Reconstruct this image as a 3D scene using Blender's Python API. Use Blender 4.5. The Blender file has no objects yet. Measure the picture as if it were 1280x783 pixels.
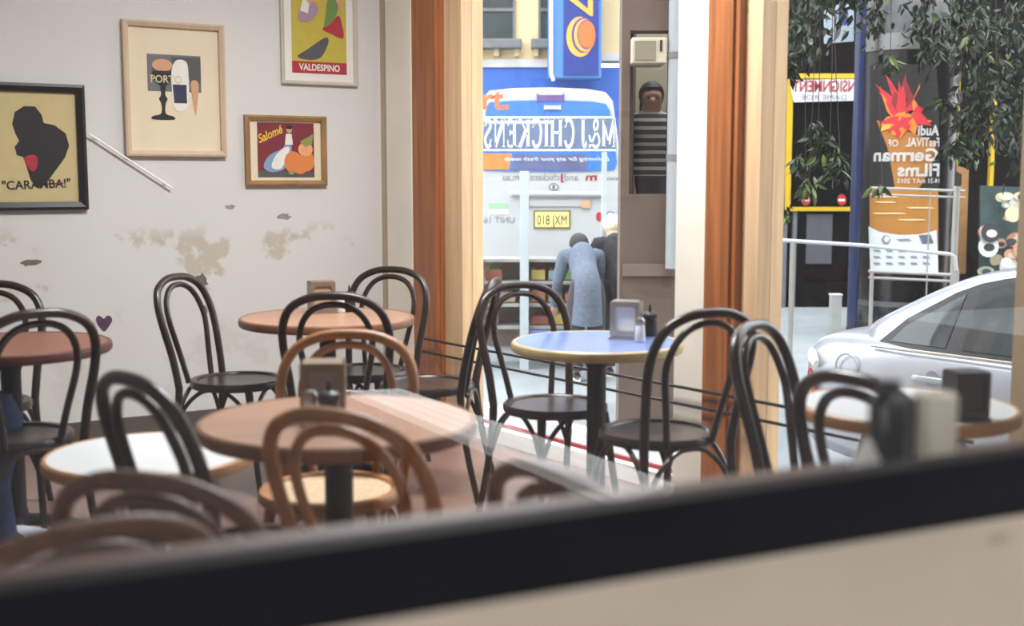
import bpy, bmesh, math, random
from mathutils import Vector, Matrix
random.seed(7)
PI = math.pi
S = bpy.context.scene
COL = S.collection
F = 1500.0; CX = 640.0; CY = 391.5; HZ = 225.0; CAMZ = 1.35
PITCH = math.atan((CY - HZ) / F)
FWD = Vector((0, math.cos(PITCH), -math.sin(PITCH)))
UPV = Vector((0, math.sin(PITCH), math.cos(PITCH)))
EYE = Vector((0, 0, CAMZ))

# ---------------------------------------------------------------- measuring helpers (photo pixel -> point in the place)
def ray(u, v):
    return FWD + Vector((1, 0, 0)) * ((u - CX) / F) + UPV * ((CY - v) / F)
def at_z(u, v, z):
    d = ray(u, v); return EYE + d * ((z - CAMZ) / d.z)
def at_y(u, v, y):
    d = ray(u, v); return EYE + d * (y / d.y)
def at_pl(u, v, p, n):
    d = ray(u, v); return EYE + d * ((p - EYE).dot(n) / d.dot(n))
def V2(p): return Vector((p.x, p.y))

# ---------------------------------------------------------------- materials
def lin(c):
    return tuple(((x / 255.0) / 12.92) if x / 255.0 <= 0.04045 else ((x / 255.0 + 0.055) / 1.055) ** 2.4 for x in c) + (1.0,)
MATS = {}
def mat(name, rgb, rough=0.5, metal=0.0, vary=0.0, scale=8.0, rgb2=None, stretch=(1, 1, 1), bump=0.0, emit=None, coat=0.0, spec=None):
    if name in MATS: return MATS[name]
    m = bpy.data.materials.new(name); m.use_nodes = True
    nt = m.node_tree; b = nt.nodes['Principled BSDF']
    b.inputs['Roughness'].default_value = rough
    b.inputs['Metallic'].default_value = metal
    if coat: b.inputs['Coat Weight'].default_value = coat
    if spec is not None: b.inputs['Specular IOR Level'].default_value = spec
    c1 = lin(rgb)
    c2 = lin(rgb2) if rgb2 else tuple(min(1, x * (1 - vary)) for x in c1[:3]) + (1,)
    tc = nt.nodes.new('ShaderNodeTexCoord'); mp = nt.nodes.new('ShaderNodeMapping')
    mp.inputs['Scale'].default_value = stretch
    nz = nt.nodes.new('ShaderNodeTexNoise'); nz.inputs['Scale'].default_value = scale; nz.inputs['Detail'].default_value = 6
    rp = nt.nodes.new('ShaderNodeValToRGB')
    rp.color_ramp.elements[0].position = 0.35; rp.color_ramp.elements[1].position = 0.65
    rp.color_ramp.elements[0].color = c2; rp.color_ramp.elements[1].color = c1
    L = nt.links.new
    L(tc.outputs['Object'], mp.inputs['Vector']); L(mp.outputs['Vector'], nz.inputs['Vector'])
    L(nz.outputs['Fac'], rp.inputs['Fac']); L(rp.outputs['Color'], b.inputs['Base Color'])
    if bump:
        bp = nt.nodes.new('ShaderNodeBump'); bp.inputs['Strength'].default_value = bump; bp.inputs['Distance'].default_value = 0.01
        L(nz.outputs['Fac'], bp.inputs['Height']); L(bp.outputs['Normal'], b.inputs['Normal'])
    if emit:
        b.inputs['Emission Color'].default_value = lin(rgb); b.inputs['Emission Strength'].default_value = emit
    MATS[name] = m
    return m

def glass_mat(name, ior, tint=(1, 1, 1), rough=0.0):
    m = bpy.data.materials.new(name); m.use_nodes = True
    nt = m.node_tree; nt.nodes.remove(nt.nodes['Principled BSDF'])
    out = nt.nodes['Material Output']
    tr = nt.nodes.new('ShaderNodeBsdfTransparent'); tr.inputs[0].default_value = (*tint, 1)
    gl = nt.nodes.new('ShaderNodeBsdfGlossy'); gl.inputs['Roughness'].default_value = rough
    lw = nt.nodes.new('ShaderNodeLayerWeight'); lw.inputs['Blend'].default_value = 0.5
    pw = nt.nodes.new('ShaderNodeMath'); pw.operation = 'POWER'; pw.inputs[1].default_value = 5.0
    fr = nt.nodes.new('ShaderNodeMath'); fr.operation = 'MULTIPLY_ADD'; fr.inputs[1].default_value = 1 - ior; fr.inputs[2].default_value = ior
    nt.links.new(lw.outputs['Facing'], pw.inputs[0]); nt.links.new(pw.outputs[0], fr.inputs[0])
    mx = nt.nodes.new('ShaderNodeMixShader')
    nt.links.new(fr.outputs[0], mx.inputs[0]); nt.links.new(tr.outputs[0], mx.inputs[1]); nt.links.new(gl.outputs[0], mx.inputs[2])
    nt.links.new(mx.outputs[0], out.inputs['Surface'])
    MATS[name] = m
    return m

M_BENT = mat('dark_bentwood', (46, 33, 28), 0.3, vary=0.35, scale=14, stretch=(1, 1, .3))
M_SEAT = mat('dark_seat_ply', (62, 48, 42), 0.28, vary=0.3, scale=20)
M_TAN = mat('tan_bentwood', (172, 118, 74), 0.4, vary=0.3, scale=12)
M_TANSEAT = mat('pale_cane', (205, 178, 140), 0.6, vary=0.25, scale=60)
M_BROWN = mat('brown_cane', (112, 78, 52), 0.5, vary=0.35, scale=40)
M_TOPW = mat('walnut_laminate', (168, 128, 104), 0.38, vary=0.18, scale=5, stretch=(1, 6, 1))
M_RIMW = mat('walnut_rim', (136, 90, 62), 0.4, vary=0.25, scale=9)
M_TOPR = mat('red_brown_laminate', (132, 84, 66), 0.4, vary=0.2, scale=5, stretch=(1, 6, 1))
M_RIMR = mat('red_brown_rim', (84, 46, 38), 0.4, vary=0.2)
M_TOPB = mat('sky_tinted_laminate', (120, 140, 190), 0.18, vary=0.12, scale=4)  # blue of the reflected sky put into the top's colour
M_RIMB = mat('straw_rim', (196, 176, 128), 0.4, vary=0.2)
M_TOPWH = mat('white_laminate', (212, 216, 216), 0.3, vary=0.04)
M_RIMT = mat('tan_rim', (176, 132, 84), 0.45, vary=0.2)
M_IRON = mat('black_iron', (38, 34, 34), 0.45, metal=0.2, vary=0.3)
M_STEEL = mat('brushed_steel', (178, 172, 165), 0.3, metal=0.85, vary=0.15, scale=30, stretch=(1, 1, 8))
M_NAP = mat('napkin_paper', (240, 238, 232), 0.8, vary=0.04)
M_DARKPL = mat('dark_plastic', (34, 30, 32), 0.35, vary=0.2)
M_SALT = mat('salt_white', (226, 224, 218), 0.4, vary=0.06)
M_WHITE = mat('white_paint', (240, 238, 232), 0.5, vary=0.06)
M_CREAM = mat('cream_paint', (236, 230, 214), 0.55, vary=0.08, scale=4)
M_OCHRE = mat('orange_timber', (172, 104, 58), 0.42, vary=0.4, scale=3, stretch=(10, 10, .6))
M_PALEW = mat('pale_timber', (224, 188, 146), 0.5, vary=0.2, scale=3, stretch=(10, 10, .6))
M_RED = mat('red_strip', (160, 42, 52), 0.5, vary=0.1)

MI = {}
# ---------------------------------------------------------------- mesh builder
def rotz(a): return Matrix.Rotation(a, 4, 'Z')
def T(x, y, z): return Matrix.Translation((x, y, z))

class MB:
    def __init__(s, M=None):
        s.v = []; s.f = []; s.mi = []; s.sm = []; s.M = M
    def add(s, vs, fs, mi=0, smooth=False, M=None):
        o = len(s.v)
        for p in vs:
            p = Vector(p)
            if M is not None: p = M @ p
            if s.M is not None: p = s.M @ p
            s.v.append(p)
        for f in fs:
            s.f.append(tuple(i + o for i in f)); s.mi.append(mi); s.sm.append(smooth)
        return s
    def box(s, c, d, mi=0, bevel=0.0, M=None):
        bm = bmesh.new(); bmesh.ops.create_cube(bm, size=1.0)
        for v in bm.verts: v.co = Vector((v.co.x * d[0] + c[0], v.co.y * d[1] + c[1], v.co.z * d[2] + c[2]))
        if bevel > 0:
            bmesh.ops.bevel(bm, geom=bm.edges[:], offset=bevel, segments=2, affect='EDGES', profile=0.6)
        bm.verts.ensure_lookup_table(); bm.verts.index_update()
        s.add([v.co.copy() for v in bm.verts], [[v.index for v in f.verts] for f in bm.faces], mi, False, M)
        bm.free(); return s
    def tube(s, pts, r, seg=10, mi=0, closed=False, M=None, flat=1.0):
        P = [Vector(p) for p in pts]; n = len(P)
        R = r if isinstance(r, (list, tuple)) else [r] * n
        tg = []
        for i in range(n):
            if closed: t = P[(i + 1) % n] - P[i - 1]
            else: t = P[min(i + 1, n - 1)] - P[max(i - 1, 0)]
            tg.append(t.normalized())
        ref = Vector((0, 0, 1)) if abs(tg[0].z) < 0.9 else Vector((1, 0, 0))
        nn = (ref - tg[0] * ref.dot(tg[0])).normalized()
        vs = []; fs = []
        for i in range(n):
            if i: nn = (nn - tg[i] * nn.dot(tg[i])).normalized()
            bb = tg[i].cross(nn)
            for k in range(seg):
                a = 2 * PI * k / seg
                vs.append(P[i] + nn * (math.cos(a) * R[i]) + bb * (math.sin(a) * R[i] * flat))
        for i in range(n if closed else n - 1):
            j = (i + 1) % n
            for k in range(seg):
                fs.append((i * seg + k, i * seg + (k + 1) % seg, j * seg + (k + 1) % seg, j * seg + k))
        if not closed:
            fs.append(tuple(range(seg - 1, -1, -1))); fs.append(tuple((n - 1) * seg + k for k in range(seg)))
        return s.add(vs, fs, mi, True, M)
    def lathe(s, prof, seg=32, mi=0, M=None, smooth=True):
        ring = prof[0][0] > 1e-6 and prof[-1][0] > 1e-6
        if ring: prof = list(prof) + [prof[0]]
        vs = []; fs = []; n = len(prof)
        for r, z in prof:
            for k in range(seg):
                a = 2 * PI * k / seg
                vs.append((r * math.cos(a), r * math.sin(a), z))
        for i in range(n - 1):
            for k in range(seg):
                fs.append((i * seg + k, i * seg + (k + 1) % seg, (i + 1) * seg + (k + 1) % seg, (i + 1) * seg + k))
        if not ring and prof[0][0] > 1e-6: fs.append(tuple(range(seg - 1, -1, -1)))
        if not ring and prof[-1][0] > 1e-6: fs.append(tuple((n - 1) * seg + k for k in range(seg)))
        return s.add(vs, fs, mi, smooth, M)
    def flat(s, poly, y=0.0, th=0.0008, mi=0, M=None):
        """polygon in local x,z, facing -y, its face at -y-th"""
        n = len(poly)
        a = sum(poly[i][0] * poly[(i + 1) % n][1] - poly[(i + 1) % n][0] * poly[i][1] for i in range(n))
        if a < 0: poly = poly[::-1]
        vs = [(p[0], y - th, p[1]) for p in poly] + [(p[0], y, p[1]) for p in poly]
        fs = [tuple(range(n)), tuple(range(2 * n - 1, n - 1, -1))]
        for i in range(n): fs.append((i, i + n, (i + 1) % n + n, (i + 1) % n))
        return s.add(vs, fs, mi, False, M)
    def prism(s, poly, z0, z1, mi=0, M=None):
        n = len(poly)
        a = sum(poly[i][0] * poly[(i + 1) % n][1] - poly[(i + 1) % n][0] * poly[i][1] for i in range(n))
        if a < 0: poly = poly[::-1]
        vs = [(p[0], p[1], z0) for p in poly] + [(p[0], p[1], z1) for p in poly]
        fs = [tuple(range(n - 1, -1, -1)), tuple(range(n, 2 * n))]
        for i in range(n): fs.append((i, (i + 1) % n, (i + 1) % n + n, i + n))
        return s.add(vs, fs, mi, False, M)
    def ball(s, c, r, seg=16, rings=10, mi=0, M=None):
        r = r if isinstance(r, (tuple, list)) else (r, r, r)
        vs = []; fs = []
        for i in range(rings + 1):
            t = PI * i / rings
            for k in range(seg):
                a = 2 * PI * k / seg
                vs.append((c[0] + r[0] * math.sin(t) * math.cos(a), c[1] + r[1] * math.sin(t) * math.sin(a), c[2] - r[2] * math.cos(t)))
        for i in range(rings):
            for k in range(seg):
                fs.append((i * seg + k, i * seg + (k + 1) % seg, (i + 1) * seg + (k + 1) % seg, (i + 1) * seg + k))
        return s.add(vs, fs, mi, True, M)
    def text(s, txt, h, mi=0, M=None, mirror=False, sx=1.0, bold=0.0, warp=None, shear=0.0, spacing=1.0):
        """lettering in the local x,z plane facing -y; h = cap height; centred on x, baseline at z=0"""
        cu = bpy.data.curves.new('lettering', 'FONT'); cu.body = txt; cu.align_x = 'CENTER'; cu.size = 1.0
        cu.offset = bold; cu.extrude = 0.004; cu.shear = shear; cu.space_character = spacing; cu.resolution_u = 3
        ob = bpy.data.objects.new('lettering', cu); COL.objects.link(ob)
        dg = bpy.context.evaluated_depsgraph_get(); ob_e = ob.evaluated_get(dg); me = ob_e.to_mesh()
        k = h / 0.70
        vs = [Vector((p.co.x * k * sx * (-1 if mirror else 1), -p.co.z * 0.1 - 0.0005, p.co.y * k)) for p in me.vertices]
        if warp: vs = [warp(p) for p in vs]
        fs = [tuple(reversed(f.vertices)) if mirror else tuple(f.vertices) for f in me.polygons]
        s.add(vs, fs, mi, False, M)
        ob_e.to_mesh_clear(); bpy.data.objects.remove(ob); bpy.data.curves.remove(cu)
        return s
    def build(s, name, mats, parent=None, loc=None, sharp=40, **props):
        me = bpy.data.meshes.new(name)
        o0 = Vector(loc) if loc is not None else Vector((0, 0, 0))
        me.from_pydata([p - o0 for p in s.v], [], s.f)
        for m in (mats if isinstance(mats, (list, tuple)) else [mats]): me.materials.append(m)
        me.polygons.foreach_set('material_index', s.mi)
        me.polygons.foreach_set('use_smooth', s.sm)
        bm = bmesh.new(); bm.from_mesh(me); bmesh.ops.recalc_face_normals(bm, faces=bm.faces[:]); bm.to_mesh(me); bm.free()
        if any(s.sm): me.set_sharp_from_angle(angle=math.radians(sharp))
        me.update()
        o = bpy.data.objects.new(name, me); COL.objects.link(o)
        if parent is not None: o.parent = parent
        elif loc is not None: o.location = o0
        for k, v in props.items(): o[k] = v
        return o

def tag(o, label=None, cat=None, group=None, kind=None):
    if label: o['label'] = label
    if cat: o['category'] = cat
    if group: o['group'] = group
    if kind: o['kind'] = kind
    return o
def thing(name, label, cat, loc=(0, 0, 0), rz=0.0, group=None):
    o = bpy.data.objects.new(name, None); COL.objects.link(o); o.empty_display_size = 0.1
    o.location = loc; o.rotation_euler = (0, 0, rz)
    return tag(o, label, cat, group)
def dup(root, loc, rz, label=None, group=None):
    r = root.copy(); COL.objects.link(r); r.location = loc; r.rotation_euler = (0, 0, rz)
    if label: r['label'] = label
    if group: r['group'] = group
    for ch in list(root.children):
        c = ch.copy(); COL.objects.link(c); c.parent = r
        for g in list(ch.children):
            d = g.copy(); COL.objects.link(d); d.parent = c
    return r
def spline(pts, n=6, closed=False):
    P = [Vector(p) for p in pts]; out = []; m = len(P)
    for i in range(m if closed else m - 1):
        if closed: p0, p1, p2, p3 = P[i - 1], P[i], P[(i + 1) % m], P[(i + 2) % m]
        else: p0, p1, p2, p3 = P[max(i - 1, 0)], P[i], P[i + 1], P[min(i + 2, m - 1)]
        for k in range(n):
            t = k / n
            out.append(0.5 * ((2 * p1) + (p2 - p0) * t + (2 * p0 - 5 * p1 + 4 * p2 - p3) * t * t + (3 * p1 - p0 - 3 * p2 + p3) * t ** 3))
    if not closed: out.append(P[-1])
    return out
def ell(cx, cy, rx, ry, n=20, a0=0, a1=2 * PI):
    full = abs(a1 - a0 - 2 * PI) < 1e-6
    return [(cx + rx * math.cos(a0 + (a1 - a0) * i / (n if full else n - 1)), cy + ry * math.sin(a0 + (a1 - a0) * i / (n if full else n - 1))) for i in range(n)]
def rrect(x0, y0, x1, y1, r, n=5):
    out = []
    for cx, cy, a in ((x1 - r, y1 - r, 0), (x0 + r, y1 - r, PI / 2), (x0 + r, y0 + r, PI), (x1 - r, y0 + r, 1.5 * PI)):
        for i in range(n + 1):
            t = a + PI / 2 * i / n
            out.append((cx + r * math.cos(t), cy + r * math.sin(t)))
    return out

# ---------------------------------------------------------------- plan of the place
STREET = -0.56; PAVE = -0.44
wa = V2(at_z(593, 518, 0.1)); wb = V2(at_z(734, 555, 0.1))
WD = (wb - wa).normalized()                      # along the street window, going right and nearer
WN = Vector((WD.y, -WD.x));                       # towards the room
if WN.y > 0: WN = -WN
def wl(u, v=300):
    d = ray(u, v); k = d.x / d.y                  # X = k*Y
    t = (k * wa.y - wa.x) / (WD.x - k * WD.y)
    return wa + WD * t
corner = wl(485, 420)
pl0 = V2(at_z(0, 562, 0.0))
PD = (corner - pl0).normalized()                  # along the picture wall, going right
PN = Vector((PD.y, -PD.x))                        # towards the room (camera)
if PN.y > 0: PN = -PN
SILL = 1.04
ga = V2(at_z(0, 740, SILL)); gb = V2(at_z(1280, 567, SILL))
GD = (gb - ga).normalized(); GN = Vector((GD.y, -GD.x))
if GN.y > 0: GN = -GN                             # out to the camera
def isect(p, d, q, e):
    den = d.x * e.y - d.y * e.x; w = q - p
    return p + d * ((w.x * e.y - w.y * e.x) / den)
rc = isect(wa, WD, ga, GD)                        # right corner
leftP = corner - PD * 4.6
leftG = isect(leftP, PN, ga, GD)
CEIL = 3.05

def strip(P, Q, out, z0, z1):
    """a slab standing on the line P-Q, thickened by the vector out"""
    return [(P.x, P.y), (Q.x, Q.y), (Q.x + out.x, Q.y + out.y), (P.x + out.x, P.y + out.y)], z0, z1
def slab(name, P, Q, out, z0, z1, m, parent=None, **props):
    mb = MB(); mb.prism(*strip(P, Q, out, z0, z1)); return mb.build(name, m, parent, **props)
ST = dict(kind='structure')

# ---- wall with worn paint
def wall_material():
    m = bpy.data.materials.new('worn_plaster'); m.use_nodes = True; nt = m.node_tree; b = nt.nodes['Principled BSDF']; L = nt.links.new
    b.inputs['Roughness'].default_value = 0.75
    geo = nt.nodes.new('ShaderNodeNewGeometry'); sep = nt.nodes.new('ShaderNodeSeparateXYZ'); L(geo.outputs['Position'], sep.inputs[0])
    n1 = nt.nodes.new('ShaderNodeTexNoise'); n1.inputs['Scale'].default_value = 3.2; n1.inputs['Detail'].default_value = 7; n1.inputs['Roughness'].default_value = 0.62
    L(geo.outputs['Position'], n1.inputs['Vector'])
    r1 = nt.nodes.new('ShaderNodeValToRGB'); r1.color_ramp.elements[0].position = 0.555; r1.color_ramp.elements[1].position = 0.60
    L(n1.outputs['Fac'], r1.inputs['Fac'])
    zr = nt.nodes.new('ShaderNodeValToRGB'); e = zr.color_ramp.elements
    e[0].position = 0.0; e[0].color = (.2, .2, .2, 1); e[1].position = 1.0; e[1].color = (0, 0, 0, 1)
    for p, c in ((0.22, .35), (0.27, 1), (0.345, 1), (0.375, 0)):
        q = zr.color_ramp.elements.new(p); q.color = (c, c, c, 1)
    mm = nt.nodes.new('ShaderNodeMath'); mm.operation = 'DIVIDE'; mm.inputs[1].default_value = 3.0; L(sep.outputs['Z'], mm.inputs[0]); L(mm.outputs[0], zr.inputs['Fac'])
    mu = nt.nodes.new('ShaderNodeMath'); mu.operation = 'MULTIPLY'; L(r1.outputs['Color'], mu.inputs[0]); L(zr.outputs['Color'], mu.inputs[1])
    mx = nt.nodes.new('ShaderNodeMixRGB'); mx.inputs[1].default_value = lin((224, 221, 216)); mx.inputs[2].default_value = lin((200, 190, 172)); L(mu.outputs[0], mx.inputs[0])
    n2 = nt.nodes.new('ShaderNodeTexNoise'); n2.inputs['Scale'].default_value = 1.3; n2.inputs['Detail'].default_value = 3; L(geo.outputs['Position'], n2.inputs['Vector'])
    m2 = nt.nodes.new('ShaderNodeMixRGB'); m2.blend_type = 'MULTIPLY'; m2.inputs[0].default_value = 0.12; L(mx.outputs[0], m2.inputs[1]); L(n2.outputs['Fac'], m2.inputs[2])
    L(m2.outputs[0], b.inputs['Base Color'])
    return m
M_WALL = wall_material()
M_FLOOR = mat('floor_lino', (128, 98, 88), 0.32, vary=0.28, scale=5, stretch=(1, 1, 1))
M_CEIL = mat('ceiling_white', (226, 222, 214), 0.8, vary=0.04)
M_WALLP = mat('plain_plaster', (176, 166, 154), 0.8, vary=0.08)
M_SILLW = mat('rendered_wall', (226, 206, 184), 0.7, vary=0.07, scale=6)
M_SASH = mat('charcoal_sash', (32, 30, 33), 0.7, vary=0.15, spec=.2)
M_LEDGE = mat('brown_ledge', (112, 82, 64), 0.5, vary=0.25, scale=4, stretch=(1, 6, 1))

fl = MB(); fl.prism([(p.x, p.y) for p in (leftG, rc, corner, leftP)], -0.12, 0.0); fl.build('floor', M_FLOOR, **ST)
ce = MB(); ce.prism([(p.x, p.y) for p in (leftG - PD * .2, rc + WD * .1, corner + PD * .2, leftP - PD * .2)], CEIL, CEIL + .12); ce.build('ceiling', M_CEIL, **ST)
slab('wall_back', leftP, corner, -PN * 0.2, -0.12, CEIL, M_WALL, **ST)
slab('wall_left', leftG, leftP, -PD * 0.2, -0.12, CEIL, M_WALLP, **ST)
slab('baseboard_back', leftP, corner - PD * .02, PN * 0.02, 0.0, 0.1, mat('dark_skirting', (96, 84, 76), 0.5, vary=.2), **ST)
# near wall under and over the shop window the camera looks through
gl0 = leftG; gr0 = rc
slab('wall_front', gl0 - GD * .2, gr0 + GD * .6, -GN * 0.08, STREET - .1, SILL - 0.072, M_SILLW, **ST)
slab('wall_front', gl0 - GD * .2, gr0 + GD * .6, -GN * 0.12, 2.75, CEIL + .4, M_SILLW, **ST)
M_GLASS_NEAR = glass_mat('shop_window_glass', 0.085)
M_GLASS_FAR = glass_mat('street_window_glass', 0.02)
# shop window: bottom rail, pane, end stiles
w3 = slab('window_3', gl0, gr0, -GN * 0.035, SILL - 0.072, SILL, M_SASH, **ST)
w3['label'] = 'charcoal rail of the shop window'
o = slab('glass_pane', gl0 - GN * .012, gr0 - GN * .012, -GN * 0.006, SILL, 2.75, M_GLASS_NEAR)
pm = MB(); q0 = gl0 - GN * .03; q1 = gr0 - GN * .03
o_me = o; o.parent = w3
slab('stile', gl0, gl0 + GD * .08, -GN * .06, SILL, 2.75, M_SASH, w3)
# brown ledge inside the shop window
slab('trim_1', gl0 - GN * .037, gr0 - GN * .037 - GD * .35, -GN * .17, SILL - 0.075, SILL - 0.045, M_LEDGE, **ST)

# ---- street window wall
def wpost(name, u0, u1, off0, off1, z0, z1, m, parent=None, **props):
    """post on the street window line between photo columns u0 and u1, from off0 to off1 in front (+ = into the room)"""
    p, q = wl(u0, 430), wl(u1, 430)
    mb = MB(); A = p + WN * off0; B = q + WN * off0; d = WN * (off1 - off0)
    mb.prism([(A.x, A.y), (B.x, B.y), (B.x + d.x, B.y + d.y), (A.x + d.x, A.y + d.y)], z0, z1)
    return mb.build(name, m, parent, **props)
WTOP = 2.9
wp0 = wl(480, 430) - WD * .2
slab('wall_right', wp0, rc, -WN * .16, STREET - .1, 0.02, mat('base_render', (150, 142, 132), .8, vary=.1), **ST)
slab('wall_right', wp0, rc, -WN * .16, WTOP, CEIL + .3, M_WALLP, **ST)
slab('trim_2', wl(580, 430), wl(853, 430), WN * .07, 0.0, 0.075, M_WHITE, **ST)
slab('trim_3', wl(580, 430) + WN * .002, wl(853, 430) + WN * .002, WN * .02, 0.075, 0.092, M_RED, **ST)
slab('trim_4', wl(953, 430), wl(1272, 430), WN * .07, 0.0, 0.075, M_WHITE, **ST)
wpost('trim_5', 484, 498, -.16, .03, 0, WTOP, mat('dark_beige', (188, 172, 146), .6, vary=.1), **ST)  # plain strip of darker beige in the corner
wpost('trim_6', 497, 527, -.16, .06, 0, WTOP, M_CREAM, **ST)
wpost('trim_7', 527, 561, -.14, .05, 0, WTOP, M_OCHRE, **ST)
wpost('trim_8', 557, 560, .05, .075, 0, WTOP, M_OCHRE, **ST)
wpost('trim_9', 561, 582, -.12, .02, 0, WTOP, M_PALEW, **ST)
wpost('trim_10', 853, 894, -.14, .05, 0, WTOP, M_CREAM, **ST)
wpost('trim_11', 893, 931, -.14, .07, 0, WTOP, M_OCHRE, **ST)
wpost('trim_12', 922, 926, .07, .085, 0, WTOP, M_OCHRE, **ST)
wpost('trim_13', 930, 951, -.12, .03, 0, WTOP, M_PALEW, **ST)
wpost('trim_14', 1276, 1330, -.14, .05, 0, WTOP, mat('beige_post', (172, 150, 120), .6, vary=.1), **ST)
pr = wl(1330, 430)
slab('wall_right', pr, rc, -WN * .16, 0.02, WTOP, M_WALLP, **ST)
for k, (u0, u1) in enumerate(((582, 853), (951, 1276))):
    w = wpost('window_%d' % (k + 1), u0, u1, -.06, -.02, WTOP - .06, WTOP, M_CREAM, **ST)
    g = wpost('glass_pane', u0, u1, -.05, -.044, 0.05, WTOP - .06, M_GLASS_FAR, w)
# two thin guard rods across both street windows
for k, v0 in enumerate((421, 437)):
    pts = []
    a = wl(541, 430); zr = at_pl(541, v0, Vector((a.x, a.y, 0)), Vector((WN.x, WN.y, 0))).z
    A = a + WN * .09; B = wl(1240, 430) + WN * .09
    mb = MB(); mb.tube([(A.x, A.y, zr), (B.x, B.y, zr - .0)], 0.007, 8)
    c = mb.build('guard_rod', M_IRON)
    tag(c, ('upper' if k == 0 else 'lower') + ' thin dark guard rod running across the street windows', 'rod')

# ---------------------------------------------------------------- outdoors ground
M_ROAD = mat('road_pale', (134, 140, 144), 0.85, vary=0.12, scale=2)
M_PAVE = mat('pavement', (150, 152, 150), 0.85, vary=0.12, scale=3)
mb = MB(); mb.box((0, 10, STREET - .1), (90, 80, .2)); mb.build('road', M_ROAD, **ST)
P = wl(300, 430) ; Q = wl(1700, 430)
slab('pavement', P - WN * .16, rc + WD * 4 - WN * .16, -WN * 1.65, STREET, PAVE, M_PAVE, **ST)
slab('kerb', P - WN * 1.81, rc + WD * 4 - WN * 1.81, -WN * .14, STREET, PAVE + .01, mat('kerb_stone', (196, 196, 190), .8, vary=.15), **ST)
# footpath where the photographer stands, and an unseen roof added to shade the sill
slab('footpath', gl0 - GD * 3 , rc + GD * .0, GN * 4.0, STREET, -0.02, mat('brown_paving', (48, 37, 33), .8, vary=.3, scale=12), **ST)
slab('shade_roof', gl0 - GD * 4, rc + GD * 1.5, GN * 2.0, CEIL + .05, CEIL + .15, mat('shade_roof_lining', (120, 112, 104), .8, vary=.1), **ST)
mb = MB(); A_ = gl0 + GN * 4.0 - GD * 3; B_ = rc + GD * 8 + GN * 4.0; slab('road_near', A_, B_, GN * 8.0, STREET, STREET + .06, mat('asphalt_dark', (36, 33, 33), .85, vary=.3, scale=6), **ST)
# dark brick terrace across the road behind the photographer (what the shop window mirrors)
bq = ga + GN * 12
slab('wall_opposite', bq - GD * 14, bq + GD * 70, GN * .4, STREET, 11.0, mat('dark_brick', (44, 36, 34), .8, vary=.4, scale=9), **ST)

# ---------------------------------------------------------------- bentwood chairs
def make_chair(label, H=0.92, wood=M_BENT, seatm=M_SEAT, cane=None):
    t = thing('bentwood_chair', label, 'chair')
    k = H / 0.92
    half = [(-.178, -.182, .45), (-.188, -.203, .58), (-.203, -.237, .72), (-.196, -.264, .81), (-.160, -.285, .875), (-.085, -.297, .912)]
    ar = [(x, y, z if z < .46 else .45 + (z - .45) * (H - .45) / .47) for x, y, z in half]
    path = ar + [(0, -.30, H)] + [(-x, y, z) for x, y, z in reversed(ar)]
    mb = MB(); mb.tube(spline(path, 5), .0165, 10); mb.build('back_hoop', wood, t)
    hi = [(-.092, -.188, .462), (-.112, -.212, .58), (-.138, -.242, .72), (-.128, -.266, .80), (-.095, -.281, .853), (-.05, -.289, .879)]
    ai = [(x, y, z if z < .47 else .45 + (z - .45) * (H - .45) / .47) for x, y, z in hi]
    path2 = ai + [(0, -.291, .45 + (.886 - .45) * (H - .45) / .47)] + [(-x, y, z) for x, y, z in reversed(ai)]
    mb = MB(); mb.tube(spline(path2, 5), .0125, 9); mb.build('inner_hoop', wood, t)
    for s in (-1, 1):
        mb = MB(); p = spline([(s * .178, -.182, .455), (s * .180, -.19, .36), (s * .188, -.215, .2), (s * .205, -.262, 0)], 5)
        mb.tube(p, [.0165 - .0035 * i / (len(p) - 1) for i in range(len(p))], 10); mb.build('leg', wood, t)
        mb = MB(); p = spline([(s * .140, .135, .45), (s * .150, .15, .36), (s * .163, .172, .2), (s * .182, .205, 0)], 5)
        mb.tube(p, [.018 - .006 * i / (len(p) - 1) for i in range(len(p))], 10); mb.build('leg', wood, t)
    mb = MB(); mb.lathe([(.165, .444), (.198, .444), (.206, .452), (.206, .470), (.200, .479), (.178, .479), (.17, .472)], 40); mb.build('seat_rim', wood, t)
    mb = MB(); mb.lathe([(0, .452), (.172, .452), (.172, .471), (.12, .469), (0, .466)], 40); mb.build('seat', seatm, t)
    # curved corner braces under the seat
    legs = [(-.176, -.20), (.176, -.20), (.158, .163), (-.158, .163)]
    for i in range(4):
        a, b = legs[i], legs[(i + 1) % 4]
        A = Vector((a[0], a[1], .27)); B = Vector((b[0], b[1], .27)); m = (A + B) / 2
        mb = MB()
        pts = [A, A.lerp(B, .12) + Vector((0, 0, .10)), A.lerp(B, .32) + Vector((0, 0, .165)), m + Vector((0, 0, .178)), A.lerp(B, .68) + Vector((0, 0, .165)), A.lerp(B, .88) + Vector((0, 0, .10)), B]
        mb.tube(spline(pts, 4), .0095, 8); mb.build('brace', wood, t)
    if cane:
        mb = MB()
        def yb(z): return -.19 - .10 * min(1, max(0, (z - .47) / (H - .47)))
        for i in range(-5, 6):
            x = i * .028; top = H - .025 - 0.9 * abs(x) ** 2 * 3
            zz = [.56 + (top - .56) * j / 6 for j in range(7)]
            mb.tube([(x, yb(z) - .004, z) for z in zz], .0055, 5, flat=.5)
        for j in range(9):
            z = .56 + j * .036
            if z > H - .05: break
            w = .185 if z < H - .15 else .185 - (z - (H - .15)) * .9
            mb.tube([(-w, yb(z) + .003, z), (0, yb(z) - .006, z), (w, yb(z) + .003, z)], .0055, 5, flat=.5)
        mb.build('cane_back', cane, t)
    return t
def face_rz(f): return math.atan2(-f[0], f[1])
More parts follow.
